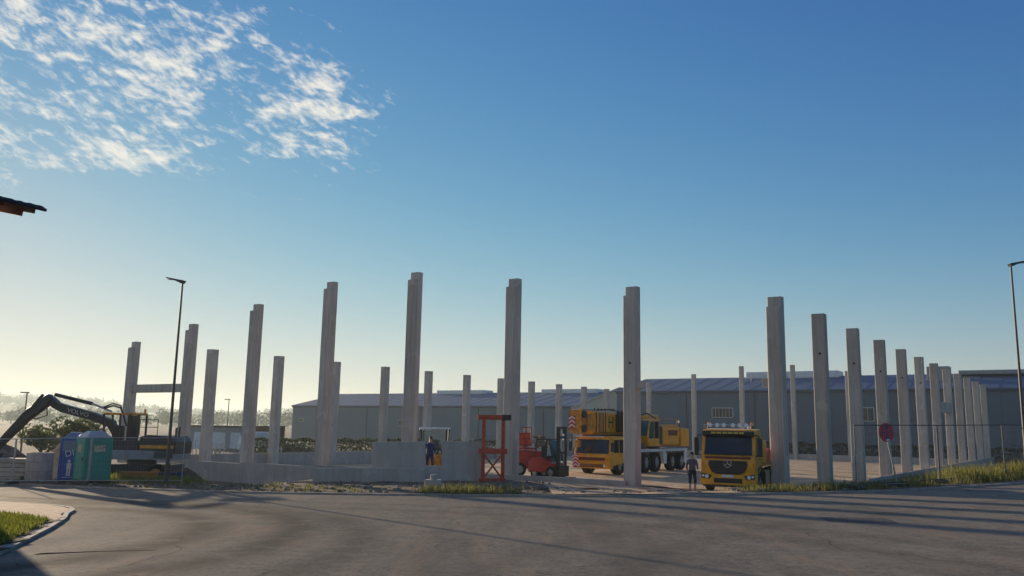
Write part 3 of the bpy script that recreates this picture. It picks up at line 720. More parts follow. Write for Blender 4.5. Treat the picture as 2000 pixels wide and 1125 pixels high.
MB().box(-.42, .42, 1.0, 7.4, .72, .98).build('chassis', ANTH, T)
MB().box(-1.22, 1.22, 2.3, 7.5, 1.12, 1.28).build('platform', YELD, T, .02)
MB().box(-1.2, 1.2, 2.25, 2.35, 1.28, 2.45).build('headboard', YEL, T, .02)
MB().box(-1.18, 1.18, 2.45, 3.6, 1.285, 2.3).build('ballast_box', YEL, T, .03)
MB().box(-.9, 1.1, 4.0, 5.4, 1.285, 1.9).build('load_crate', REDO, T, .03)
MB().box(-1.0, 1.0, 5.6, 7.2, 1.285, 1.7).build('load_crate', YELD, T, .03)
for s in (-1, 1):
    wheel(T, (s*1.05, 1.28, .50), .50, .32, out=s)
    for y in (4.6, 5.95, 7.1): wheel(T, (s*.98, y, .50), .50, .5, out=s)
    MB().box(s*1.15-.12, s*1.15+.12, 2.5, 3.9, .35, .95).build('side_tank', CHR if s > 0 else ANTH, T, .03)
    MB().prism([(.70, .62), (.80, 1.0), (1.28, 1.12), (1.76, 1.0), (1.86, .62), (1.92, .62), (1.9, 1.1), (1.28, 1.2), (.66, 1.1), (.64, .62)], s*1.2-.03, s*1.2+.03, 'x').build('mudguard', ANTH, T)

# --- mobile crane
CX, CY = 5.4, 55.5
T = thing('mobile_crane', 'yellow mobile crane with telescopic boom and red white chevrons inside the site', 'crane', (CX, CY, g(CX, CY)+.03), ANG)
CHV = mat('chevron_red', (.5, .02, .015), .5, var=.1)
MB().prism([(0, .55), (-.04, 1.15), (.02, 1.32), (.26, 2.36), (.42, 2.48), (1.95, 2.48), (2.05, 2.3), (2.05, 1.05), (1.9, .75)], -1.36, 1.36, 'x').build('carrier_cab', YEL, T, .06)
MB().add([(-1.18, -.002, 1.36), (.0, -.002, 1.36), (.0, .215, 2.26), (-1.14, .215, 2.26)], [(0, 1, 2, 3)]).build('windscreen', GLS, T)
MB().add([(.06, -.002, 1.36), (1.18, -.002, 1.36), (1.14, .215, 2.26), (.06, .215, 2.26)], [(0, 1, 2, 3)]).build('windscreen', GLS, T)
MB().prism([(-.03, 1.33), (.21, 2.3), (.235, 2.3), (-.005, 1.33)], -.03, .06, 'x').build('windscreen_pillar', BLK, T)
for s in (-1, 1):
    MB().box(s*1.362-.006, s*1.362+.006, .42, 1.1, 1.42, 2.26).build('side_window', GLS, T); MB().box(s*1.362-.006, s*1.362+.006, 1.2, 1.8, 1.42, 2.26).build('side_window', GLS, T)
    MB().tube([(s*1.2, .2, 2.35), (s*1.52, -.15, 2.3), (s*1.54, -.15, 1.6)], .025, 6).build('mirror_arm', BLK, T); MB().box(s*1.55-.12, s*1.55+.12, -.2, -.1, 1.5, 2.1).build('mirror', BLK, T, .03)
MB().prism([(-.12, .42), (-.12, .86), (.3, .92), (.3, .42)], -1.37, 1.37, 'x').build('bumper', YEL, T, .03)
MB().box(-.95, .95, -.055, -.03, .93, 1.12).build('front_lettering_panel', mat('dark_red_print', (.16, .02, .02), .5, var=.3, scale=14), T)
MB().box(-.8, .85, -.14, -.11, .50, .70).build('bumper_grille', BLK, T)
for x in (-.95, .95): MB().cyl((x, -.15, .62), (x, -.10, .62), .09, n=14).build('headlight', LENS, T)
def chevrons(parent, x0, x1, y, z0, z1, n, name='chevron_board'):
    b_ = MB().box(x0, x1, y, y+.02, z0, z1).build(name, CHV, parent); cx = (x0+x1)/2; hw = (x1-x0)/2-.01; st = (z1-z0)/n
    for k in range(n):
        z = z0+k*st+.02; h = hw*.75; w = st*.42
        if z+h+w > z1+.001: h = max(.02, z1-z-w)
        MB().add([(cx-hw, y-.006, z), (cx, y-.006, z+h), (cx+hw, y-.006, z), (cx+hw, y-.006, z+w), (cx, y-.006, z+h+w), (cx-hw, y-.006, z+w)], [(0, 1, 4, 5), (1, 2, 3, 4)]).build('chevron', WHT, b_)
chevrons(T, -1.36, -.94, -.16, .45, 1.30, 4)
for x in (-.55, .0, .55): MB().bar((x-.3, -.02, 1.42), (x+.05, .09, 1.85), .02, .03).build('wiper', BLK, T)
for z in (.55, .60, .65): MB().box(-.75, .8, -.148, -.138, z, z+.02).build('grille_bar', YELD, T)
# chassis, deck, axles
MB().box(-.6, .6, 1.5, 12.6, .75, 1.3).build('chassis', GRYM, T)
MB().box(-1.33, 1.33, 2.2, 12.7, 1.42, 1.60).build('deck', WHT, T, .02)
for y in (4.05, 8.55, 12.3): MB().prism([(y-.35, 1.42), (y+.35, 1.42), (y+.22, .55), (y-.22, .55)], 1.05, 1.34, 'x').build('outrigger_box', WHT, T, .02)
for s in (-1, 1):
    for y in (1.45, 5.5, 7.2, 10.0, 11.7): wheel(T, (s*1.08, y, .68), .68, .5, rimm=STL, out=s)
MB().cyl((0, 8.2, 1.6), (0, 8.2, 1.95), 1.0, n=24).build('turntable', ANTH, T)
# boom laid forward over the cab, head in front
MB().prism([(-1.25, 2.75), (-1.05, 2.58), (-.25, 2.58), (-.05, 2.75), (-.05, 3.95), (-.2, 4.1), (-1.1, 4.1), (-1.25, 3.95)], .35, 10.6, 'y').build('boom', YEL, T, .02)
MB().prism([(-1.15, 2.85), (-.15, 2.85), (-.15, 3.9), (-1.15, 3.9)], -.3, .36, 'y').build('inner_boom_section', YELD, T, .02)
hd = MB().prism([(-.95, 2.62), (-.35, 2.62), (-.35, 4.0), (-.5, 4.22), (-.95, 4.12)], -1.15, -.28, 'x').build('boom_head', YELD, T, .02)
for z in (2.95, 3.85): MB().cyl((-1.2, -.7, z), (-.12, -.7, z), .24, n=18).build('sheave', ANTH, hd)
chevrons(T, -1.2, -.72, -.985, 2.95, 3.75, 3)
for y in (.42, .9, 1.35): MB().box(-.052, -.03, y, y+.16, 2.72, 3.98).build('boom_collar', YELD, T)
text('H', 1.15, BLK, T, (-.035, 2.7, 3.35), (rad(90), 0, rad(90)), 'lettering', .004)
text('N', 1.15, BLK, T, (-.035, 7.3, 3.35), (rad(90), 0, rad(90)), 'lettering', .004)
for y in (.62, 1.1, 1.56, 1.9): MB().box(-.056, -.02, y, y+.09, 2.7, 4.0).build('collar_gap', BLK, T)
MB().box(-1.0, .9, -.058, -.04, 2.40, 2.47).build('cab_marker_strip', WHT, T)
for y in (.35, .85, 1.35, 1.85): MB().cyl((-.04, y, 4.12), (-.04, y, 4.3), .05, n=6).build('sheave_guard', BLK, T)
MB().tube([(-.1, .2, 4.15), (-.1, 3.2, 4.3), (-.1, 3.4, 4.15)], .035, 6).build('hydraulic_hose', BLK, T); MB().tube([(-1.1, .2, 4.15), (-1.1, 4.2, 4.28), (-1.1, 8.4, 4.15)], .03, 6).build('hydraulic_hose', BLK, T)
MB().tube([(-.65, -.72, 2.7), (-.65, -.72, 2.2)], .02, 5).build('hook_rope', BLK, T); MB().box(-.85, -.45, -.85, -.6, 1.75, 2.2).build('hook_block', YELD, T, .05)
MB().box(.65, 1.32, 2.2, 3.6, 1.62, 2.35).build('tool_box', YELD, T, .03); MB().box(.4, 1.33, 3.75, 5.2, 1.62, 2.0).build('fuel_tank', ANTH, T, .05)
for z in (.55, .85, 1.15): MB().box(1.34, 1.48, 2.15, 2.6, z, z+.05).build('ladder_rung', STL, T)
for y in (2.1, 8.6): MB().prism([(y, 1.42), (y+3.4, 1.42), (y+3.2, 1.30), (y+.2, 1.30)], 1.28, 1.42, 'x').build('mudguard', BLK, T)
MB().tube([(1.3, 2.3, 1.6), (1.3, 2.3, 2.5), (1.3, 5.2, 2.5), (1.3, 5.2, 1.6)], .022, 6).build('handrail', YELD, T)
MB().box(-.05, .55, 3.4, 5.2, 2.75, 3.95).build('hoist_winch', BLK, T, .05)
for y in (3.7, 4.2, 4.7): MB().cyl((-.05, y, 4.05), (.5, y, 4.05), .14, n=12).build('hose_reel', ANTH, T)
MB().tube([(-.6, -.6, 4.15), (-.6, 5, 4.2), (-.6, 9.8, 4.15)], .02, 6).build('hoist_rope', BLK, T)
MB().box(-1.05, -.2, .6, 7.0, 2.36, 2.56).build('boom_gap_shade', BLK, T)  # black box added as the shaded gap between boom and cab
MB().prism([(2.3, 1.62), (2.3, 2.3), (5.0, 2.4), (6.4, 2.2), (6.4, 1.62)], -1.1, .55, 'x').build('engine_cover', BLK, T, .04)
MB().box(.2, 1.25, 7.7, 8.25, 1.95, 3.2).build('hydraulic_cabinet', BLK, T, .03)
MB().tube([(.3, 6.2, 3.9), (.75, 6.8, 4.1), (.9, 7.9, 3.75)], .05, 6).build('hydraulic_hose', BLK, T)
# superstructure
MB().prism([(6.6, 1.95), (6.6, 2.5), (8.0, 2.9), (9.6, 3.35), (11.8, 3.35), (12.9, 2.9), (12.9, 1.75), (11.9, 1.75)], -1.2, .9, 'x').build('superstructure', YEL, T, .04)
MB().box(-1.3, 1.3, 11.6, 13.2, 1.75, 3.1).build('counterweight', YEL, T, .08)
oc = MB().prism([(5.75, 1.80), (5.55, 2.5), (5.95, 3.62), (7.5, 3.70), (7.6, 1.80)], .55, 1.34, 'x').build('operator_cab', YEL, T, .04)
MB().add([(1.346, 5.72, 2.35), (1.346, 6.6, 2.35), (1.346, 6.6, 3.5), (1.346, 6.02, 3.5)], [(0, 1, 2, 3)]).build('side_window', GLG, oc)
MB().add([(1.346, 6.7, 2.35), (1.346, 7.45, 2.35), (1.346, 7.42, 3.55), (1.346, 6.7, 3.52)], [(0, 1, 2, 3)]).build('side_window', GLS, oc)
MB().add([(.6, 5.535, 2.5), (1.3, 5.535, 2.5), (1.3, 5.93, 3.58), (.6, 5.93, 3.58)], [(0, 1, 2, 3)]).build('windscreen', GLG, oc)
MB().box(.95, 1.3, 8.3, 11.2, 1.9, 3.1).build('engine_housing', YEL, T, .05)
MB().box(1.302, 1.312, 9.2, 10.9, 2.55, 2.95).build('housing_sign', mat('dark_red_print', (.16, .02, .02)), T)
MB().cyl((.8, 12.4, 3.1), (.8, 12.4, 3.5), .05, n=8).build('beacon_post', BLK, T); MB().cyl((.8, 12.4, 3.5), (.8, 12.4, 3.68), .09, .07, 12).build('beacon', LENS, T)
MB().tube([(1.2, 8.0, 3.1), (1.2, 8.0, 3.75), (1.2, 11, 3.75), (1.2, 11, 3.1)], .025, 6).build('handrail', YELD, T)

# --- forklift, facing +x
T = thing('forklift', 'red forklift truck with tall black mast beside the mobile crane', 'forklift', (2.55, 51, g(2.55, 51)+.04), rad(-38))
MB().prism([(-1.25, .35), (-1.3, .95), (-1.05, 1.18), (-.3, 1.2), (.15, .95), (.55, .85), (.55, .35)], -.6, .6, 'y').build('body', RED, T, .06)
MB().box(-1.35, -.95, -.58, .58, .3, 1.05).build('counterweight', ANTH, T, .1)
MB().tube([(-.85, -.5, 1.1), (-.75, -.5, 2.25), (.1, -.5, 2.28), (.5, -.5, .95)], .04, 6).build('cab_frame', ANTH, T); MB().tube([(-.85, .5, 1.1), (-.75, .5, 2.25), (.1, .5, 2.28), (.5, .5, .95)], .04, 6).build('cab_frame', ANTH, T)
MB().box(-.8, .15, -.54, .54, 2.26, 2.32).build('cab_roof', ANTH, T)
MB().add([(.12, -.46, 2.2), (.12, .46, 2.2), (.48, .46, 1.0), (.48, -.46, 1.0)], [(0, 1, 2, 3)]).build('front_screen', GLG, T)
MB().box(-.55, -.05, -.28, .28, 1.18, 1.3).build('seat', BLK, T, .04); MB().box(-.62, -.5, -.26, .26, 1.25, 1.85).build('seat_back', BLK, T, .04)
for y in (-.34, .34): MB().box(.62, .80, y-.08, y+.08, .12, 3.0).build('mast_rail', BLK, T)
for y in (-.2, .2): MB().cyl((.72, y, .3), (.72, y, 2.6), .05, n=10).build('lift_cylinder', STL, T)
for z in (.5, 1.5, 2.4, 2.95): MB().box(.64, .78, -.38, .38, z-.06, z+.06).build('mast_crossbar', BLK, T)
MB().box(.82, .9, -.5, .5, .15, .75).build('fork_carriage', BLK, T)
for y in (-.3, .3): MB().box(.9, 1.5, y-.06, y+.06, .06, .12).build('fork', BLK, T)
for s in (-1, 1): wheel(T, (.35, s*.52, .36), .36, .25, 'y', out=s); wheel(T, (-.85, s*.48, .30), .30, .22, 'y', out=s)
MB().cyl((-.9, 0, 2.3), (-.9, 0, 2.5), .05, n=8).build('beacon', AMB, T)

# --- red access platform behind the forklift
T = thing('access_platform', 'bright red wheeled access platform with a caged basket behind the forklift', 'lift', (1.15, 53.5, g(1.15, 53.5)+.04))
MB().box(-.75, 1.0, -.7, .7, .45, 1.55).build('body', RED, T, .08)
MB().box(-.72, .5, -.72, .72, 1.62, 1.75).build('deck', RED, T, .02)
b_ = MB().box(-.6, .25, -.5, .5, 1.85, 1.95).build('basket', RED, T, .01)
for x in (-.6, -.2, .2): MB().cyl((x, -.48, 1.9), (x, -.48, 2.95), .03, n=6).build('basket_post', RED, b_); MB().cyl((x, .48, 1.9), (x, .48, 2.95), .03, n=6).build('basket_post', RED, b_)
for z in (2.3, 2.62, 2.95):
    MB().tube([(-.6, -.48, z), (.2, -.48, z), (.2, .48, z), (-.6, .48, z), (-.6, -.48, z)], .03, 6).build('basket_rail', RED, b_)
MB().box(-.55, .15, -.46, -.44, 1.95, 2.6).build('basket_panel', REDO, b_)
MB().bar((-.3, .1, 1.7), (.9, .1, 2.4), .16, .18).build('boom', GRYM, T)
MB().tube([(.3, -.3, 2.38), (1.1, -.3, 2.38)], .04, 6).build('guard_bar', ANTH, T)
for s in (-1, 1):
    for x in (-.5, .75): wheel(T, (x, s*.68, .42), .42, .28, 'y', out=s)
MB().box(.75, 1.02, -.72, -.5, .9, 1.1).build('lamp_box', WHT, T, .02)

# --- yellow compact loader with canopy behind the notch
T = thing('canopied_loader', 'yellow compact loader with pale canopy roof seen behind the notched wall panel', 'loader', (-4.1, 47.2, g(-4.2, 47.2)+.04))
h0 = 2.4-g(-4.2, 47.2)
MB().box(-.62, .62, -1.0, .9, .55, 1.30).build('body', YEL, T, .08)
for x in (-.5, .5): MB().box(x-.12, x+.12, -1.05, .9, 1.30, 1.55).build('side_console', YELD, T, .04)
MB().box(-.3, .34, -1.15, -.95, .75, 1.5).build('engine_grille', BLK, T, .02)
for k in range(4): MB().box(-.26, .30, -1.17, -1.14, .82+.16*k, .88+.16*k).build('grille_slat', YELD, T)
MB().tube([(.2, -1.0, 1.45), (.35, -1.1, 1.75), (.55, -1.0, 1.5)], .04, 6).build('hydraulic_hose', BLK, T)
MB().box(-.5, .5, -1.9, -1.3, .7, 1.45).build('bonnet', YELD, T, .08)
MB().prism([(-.80, h0-.10), (.80, h0-.06), (.76, h0+.04), (-.74, h0+.05)], -1.0, 1.0, 'y').build('canopy', WHT, T, .03)
for x in (-.66, .66):
    for y in (-.85, .85): MB().cyl((x, y, 1.5), (x*1.05, y, h0-.08), .045, n=8).build('canopy_post', BLK, T)
MB().add([(-.6, -.86, 1.7), (.6, -.86, 1.7), (.64, -.86, h0-.14), (-.64, -.86, h0-.14)], [(0, 1, 2, 3)]).build('windscreen', mat('hazy_glass', (.8, .85, .8), .08, var=0, trans=.92), T)
MB().box(-.25, .25, .1, .5, 1.6, 2.2).build('seat', BLK, T, .04); MB().cyl((0, -.45, 1.6), (0, -.6, 2.0), .03, n=6).build('steering_column', BLK, T)
for s in (-1, 1):
    for y in (-1.2, .55): wheel(T, (s*.62, y, .45), .45, .32, out=s)
MB().box(-.85, .85, -2.5, -2.2, .2, .75).build('bucket', ANTH, T, .03)
for s in (-1, 1): MB().bar((s*.5, -.9, 1.35), (s*.5, -2.25, .6), .1, .16).build('lift_arm', YELD, T)

# --- wheeled excavator, facing -x
T = thing('excavator', 'dark wheeled excavator with raised black boom behind the portable toilets', 'excavator', (-19.6, 46.3, g(-19.6, 46.3)+.04))
zg = g(-19.6, 46.3)+.04
MB().box(-2.3, 1.7, -1.1, 1.1, .55, 1.0).build('undercarriage', ANTH, T, .04)
for s in (-1, 1):
    for x in (-1.7, 1.1): wheel(T, (x, s*1.05, .52), .52, .45, 'y', rimm=YELD, out=s)
MB().prism([(-2.75, .25), (-2.55, .25), (-2.45, .85), (-2.6, .9)], -1.15, 1.15, 'y').build('dozer_blade', GRYM, T, .02)
MB().cyl((-.2, 0, 1.0), (-.2, 0, 1.25), .75, n=22).build('slew_ring', ANTH, T)
MB().box(-2.0, 1.95, -1.2, 1.2, 1.25, 1.75).build('upper_frame', GRYM, T, .04)
hood = MB().prism([(.05, 1.75), (.05, 2.45), (.5, 2.55), (1.75, 2.5), (2.0, 2.2), (2.0, 1.55)], -1.2, 1.2, 'y').build('engine_hood', ANTH, T, .06)
MB().box(.15, 1.9, -1.212, -1.2, 1.85, 2.02).build('hood_stripe', YEL, hood)
MB().box(.9, 1.9, -1.215, -1.2, 1.35, 1.7).build('hood_grille', mat('teal_grey_panel', (.03, .06, .07), .5, var=.2), hood)
for x, h in ((1.45, 3.05), (1.75, 2.95), (1.92, 3.0)): MB().cyl((x, -.6, 2.4), (x, -.6, h), .055, n=8).build('exhaust_stack', BLK, T)
MB().tube([(.0, -1.1, 2.5), (.0, -1.1, 3.35), (.95, -1.1, 3.35), (.95, -1.1, 2.5)], .022, 6).build('handrail', ANTH, T); MB().tube([(0, -1.1, 2.95), (.95, -1.1, 2.95)], .02, 6).build('handrail', ANTH, T)
zc = 2.91-zg
cab = bpy.data.objects.new('cab', None); COL.objects.link(cab); cab.parent = T
MB().prism([(-2.0, zc-.08), (-.02, zc-.08), (-.05, zc+.03), (-1.95, zc+.03)], -1.18, -.1, 'y').build('roof', YELD, cab, .02)
MB().box(-1.85, -.05, -1.18, -.1, 1.7, 2.25).build('lower_shell', ANTH, cab, .03)
for x0, x1 in ((-1.8, -1.95), (-1.05, -1.05), (-.5, -.5), (-.08, -.08)):
    for y in (-1.15, -.13): MB().bar((x0, y, 2.2), (x1, y, zc-.05), .08, .09).build('pillar', BLK, cab)
MB().box(-1.5, -1.1, -.8, -.35, 2.2, 3.0).build('seat', BLK, cab, .06)
MB().add([(-.5, -1.15, 2.25), (-.1, -1.15, 2.25), (-.1, -1.15, zc-.1), (-.5, -1.15, zc-.1)], [(0, 1, 2, 3)]).build('side_window', GLS, cab)
MB().cyl((.0, -.6, zc), (.0, -.6, zc+.25), .06, n=8).build('beacon', AMB, cab)
# boom from foot (cab side) up to the elbow
DK = mat('boom_dark_grey', (.013, .017, .025), .42, var=.2, scale=3)
E = Vector((-25.23+19.6, 0, 3.74-zg)); Fp = Vector((-21.0+19.6, 0, 1.98-zg))
bx = [(-.9, 2.15), (-1.5, 1.95), (-2.1, 2.72), (-3.2, 2.98), (E.x+.55, E.z-.62), (E.x+.28, E.z-.05), (E.x+.1, E.z+.06), (E.x+1.2, E.z-.48), (-3.0, 3.5), (-2.1, 3.2)]
bo = MB().prism([(E.x-.10, E.z+.02), (E.x+.12, E.z+.06), (E.x+.55, E.z-.30), (-3.1, E.z-.80), (-2.0, E.z-1.20), (-1.2, 1.75), (-1.5, 1.7), (-2.15, E.z-1.58), (-3.2, E.z-1.22), (E.x+.75, E.z-.80), (E.x+.28, E.z-.58), (E.x-.14, E.z-.22)], -.02, .45, 'y').build('boom', DK, T, .025)
text('VOLVO', .32, mat('grey_print', (.35, .36, .37), .5, var=0), T, (-3.9, -.03, E.z-.82), (rad(90), rad(13), 0), 'lettering', .004, 1.15)
MB().cyl((E.x+.25, .24, E.z+.14), (-3.3, .24, E.z-.32), .10, n=10).build('stick_cylinder', BLK, T); MB().cyl((-3.3, .24, E.z-.32), (-2.2, .24, E.z-.72), .055, n=10).build('piston_rod', STL, T)
MB().cyl((-1.7, .55, 1.9), (-2.7, .55, E.z-1.1), .09, n=10).build('boom_cylinder', BLK, T)
MB().tube([(-2.6, .2, E.z-.55), (-2.1, .2, E.z-.40), (-1.7, .2, E.z-.52), (-1.5, .2, E.z-.95), (-1.3, .2, E.z-1.5)], .05, 6).build('hydraulic_hose', BLK, T)
MB().tube([(-2.7, .3, E.z-.5), (-2.2, .3, E.z-.28), (-1.75, .3, E.z-.40), (-1.6, .3, E.z-.9)], .04, 6).build('hydraulic_hose', BLK, T)
# stick reaching down to the ground beyond the frame
st = [(E.x+.02, E.z+.16), (E.x+.22, E.z-.1), (E.x+.06, E.z-.42), (E.x-1.0, E.z-1.28), (-8.38, 1.3), (-8.60, 1.25), (-8.52, 1.5), (E.x-1.15, E.z-.78)]
MB().prism(st, -.12, .38, 'y').build('stick', DK, T, .03)
MB().cyl((E.x-.35, .13, E.z+.12), (-7.6, .13, 2.55), .08, n=10).build('bucket_cylinder', BLK, T); MB().cyl((-7.6, .13, 2.55), (-8.3, .13, 1.85), .05, n=8).build('piston_rod', STL, T)
MB().prism([(-8.2, 1.4), (-8.75, 1.55), (-9.2, 1.0), (-9.1, .35), (-8.5, .15), (-7.9, .35), (-8.4, .7)], -.5, .8, 'y').build('bucket', ANTH, T, .02)
MB().tube([(E.x-.2, .3, E.z-.3), (E.x-.1, .3, E.z-1.0), (E.x-.7, .3, E.z-1.2), (E.x-1.1, .3, E.z-1.1)], .03, 6).build('hydraulic_hose', BLK, T)

# ------------------------------------------------------------------ portable toilets
def toilet(label, loc, rz, colr, roofc, kind):
    T = thing('portable_toilet', label, 'toilet', loc, rz, 'portable toilets by the fence')
    w = .58
    MB().box(-w-.03, w+.03, -w-.03, w+.03, .0, .14).build('skid_base', ANTH, T, .02)
    MB().box(-w, w, -w, w, .14, 2.06).build('cabin', colr, T, .04)
    MB().add([(-w-.03, -w-.03, 2.04), (w+.03, -w-.03, 2.04), (w+.03, w+.03, 2.04), (-w-.03, w+.03, 2.04), (-.22, -.3, 2.36), (.22, -.3, 2.36), (.22, .3, 2.36), (-.22, .3, 2.36)],
             [(3, 2, 1, 0), (4, 5, 6, 7), (0, 1, 5, 4), (1, 2, 6, 5), (2, 3, 7, 6), (3, 0, 4, 7)]).build('roof', roofc, T, .03)
    for x in (-w, w):
        for y in (-w, w): MB().cyl((x, y, .14), (x, y, 2.04), .035, n=8).build('corner_post', colr, T)
    dr = MB().box(-.46, .46, -w-.035, -w, .2, 1.98).build('door', colr, T, .02)
    MB().box(.34, .40, -w-.07, -w-.03, 1.0, 1.18).build('handle', BLK, dr)
    return T, dr, w
TEAL = mat('teal_plastic', (.006, .27, .22), .45, var=.15, scale=2); ROOFG = mat('translucent_grey_plastic', (.38, .42, .44), .4, var=.1)
BLU = mat('blue_plastic', (.012, .085, .42), .4, var=.2, scale=2); BLUP = mat('pale_blue_plastic', (.16, .24, .36), .45, var=.15)
T, dr, w = toilet('teal green portable toilet with grey roof behind the mesh fence', (-19.35, 39.9, g(-19.35, 39.9)+.03), rad(-42), TEAL, ROOFG, 0)
MB().box(w+.001, w+.012, -.22, .28, 1.42, 1.72).build('notice', mat('paper_notice', (.55, .5, .4), .7, var=.5, scale=9), T)
MB().box(-.2, .15, -w-.045, -w-.034, 1.4, 1.75).build('notice', mat('paper_notice', (.55, .5, .4)), dr)
for z in (.5, .9, 1.25): MB().box(w, w+.014, -.48, .48, z-.02, z+.02).build('rib', TEAL, T)
for x in (-.3, 0, .3): MB().box(x-.015, x+.015, -w-.048, -w-.034, .35, 1.2).build('rib', TEAL, dr)
T, dr, w = toilet('blue portable toilet with white pictograms next to the teal green one', (-20.8, 41.0, g(-20.8, 41.0)+.03), rad(26), BLU, BLUP, 1)
WPR = mat('white_print', (.62, .66, .74), .6, var=0)
MB().box(-.50, .50, -w-.048, -w-.036, 1.5, 1.97).build('upper_panel', BLUP, dr)
text('DIXI', .40, WPR, dr, (0, -w-.052, 1.42), (rad(90), rad(-14), 0), 'lettering', .003, 1.0)
for x in (-.17, .19):
    pg = MB().cyl((x, -w-.042, 1.02), (x, -w-.036, 1.02), .07, n=14)
    pg.box(x-.10, x+.10, -w-.042, -w-.036, .66, .93); pg.box(x-.085, x-.015, -w-.042, -w-.036, .34, .665); pg.box(x+.015, x+.085, -w-.042, -w-.036, .34, .665)
    pg.build('pictogram', WPR, dr)
MB().box(-.42, .42, -w-.042, -w-.036, .27, .29).build('door_line', WPR, dr)

# ------------------------------------------------------------------ mesh fences
def fence(label, a, b, h, group, n_foot=True):
    za, zb_ = g(*a)+.05, g(*b)+.05; d = Vector((b[0]-a[0], b[1]-a[1])); L = d.length; sl = (zb_-za)/L
    T = thing('fence_panel', label, 'fence', (a[0], a[1], za), math.atan2(d.y, d.x), group)
    Z = lambda x: sl*x
    for x in (.03, L-.03): MB().cyl((x, 0, Z(x)), (x, 0, Z(x)+h), .021, n=8).build('post', STL if h < 2.2 else GALD, T)
    for z in (.15, h-.02): MB().cyl((.03, 0, Z(0)+z), (L-.03, 0, Z(L)+z), .019, n=8).build('rail', STL if h < 2.2 else ANTH, T)
    m = MB(); k = .12
    while k < L: m.cyl((k, 0, Z(k)+.15), (k, 0, Z(k)+h-.02), .0020, n=3, caps=False); k += .13
    k = .35
    while k < h-.1: m.cyl((0, 0, k), (L, 0, Z(L)+k), .0020, n=3, caps=False); k += .26
    m.build('mesh_infill', STL, T, kind='stuff')
    for x in ((0.0,) if n_foot else ()): MB().prism([(-.34, 0), (.34, 0), (.3, .14), (-.3, .14)], x-.1, x+.1, 'x').build('foot', ANTH, T, .02)
    return T
LP = [(-33, 46.5), (-29.6, 43.6), (-26.2, 41.1), (-22.6, 39.2), (-18.7, 38.3), (-14.7, 38.8)]
LL = ['beside the stacked precast rings', 'before the earth heap', 'running up to the blue toilet', 'in front of the teal toilet', 'reaching the street lamp']
for i in range(5): fence('grey mesh site fence panel '+LL[i], LP[i], LP[i+1], 2.05, 'mesh fence panels on the left of the site')
RP = [(13.35, 33.0), (18.2, 36.2), (22.6, 39.0), (27, 42.2)]
RL = ['behind the tilted round sign', 'across the weedy bank beside the round sign', 'beyond the lamp post on the bank']
for i in range(3): fence('thin mesh site fence panel '+RL[i], RP[i], RP[i+1], 2.42, 'mesh fence panels on the right of the site')

# tilted round sign
T = thing('round_sign', 'round red no stopping sign tilted on a leaning post at the fence', 'sign', (15.55, 34.6, g(15.55, 34.6)+.02))
zt = 2.62-g(15.55, 34.6)
MB().cyl((.12, 0, 0), (-.22, 0, zt-.1), .035, n=10).build('post', STL, T)
MB().prism([(-.45, 0), (.5, 0), (.45, .12), (-.4, .12)], -.25, .25).build('foot', ANTH, T, .02)
ds = bpy.data.objects.new('disc', None); COL.objects.link(ds); ds.parent = T; ds.location = (-.24, -.05, zt); ds.rotation_euler = (0, rad(-8), rad(19))
MB().cyl((0, 0, 0), (0, .012, 0), .38, n=32).build('plate', mat('sign_red', (.52, .02, .03), .5, var=.15), ds)
MB().cyl((0, -.006, 0), (0, -.001, 0), .26, n=32).build('field', mat('sign_blue', (.07, .03, .16), .5, var=.1), ds)
for a in (45, -45): MB().box(-.28, .28, -.012, -.007, -.062, .062, Matrix.Rotation(rad(a), 4, 'Y')).build('stroke', mat('sign_red', (.42, .02, .035)), ds)
MB().box(-.09, .09, -.02, -.015, -.33, -.27).build('sticker', WHT, ds)
# street lamps
def lamp(label, loc, h, sgn, rz):
    T = thing('street_lamp', label, 'street lamp', loc, rz, 'street lamps')
    MB().cyl((0, 0, -.2), (0, 0, 1.2), .085, n=12).build('base_sleeve', LPT, T); MB().cyl((0, 0, 1.2), (0, 0, h), .07, .042, 12).build('pole', LPT, T)
    MB().box(-.085, .085, -.088, -.07, .5, .95).build('access_door', ANTH, T)
    hd = MB().prism([(-.10, h-.02), (.12, h+.02), (.75, h+.14), (.78, h+.10), (.3, h-.03), (0, h-.16)], -.16, .16, 'y').build('lamp_head', ANTH, T, .02)
    MB().box(.25, .7, -.12, .12, h-.02, h+.0, Matrix.Translation((0, 0, .05))).build('lens', LENS, hd)
lamp('slim grey street lamp beside the fence and excavator', (-14.95, 37.6, g(-14.95, 37.6)), 8.88-g(-14.95, 37.6), 1, rad(180-10))
lamp('slim grey street lamp on the grassy bank beside the site fence', (23.0, 38.0, g(23, 38)), 10.45-g(23, 38), 1, rad(-4))
MB_ = None
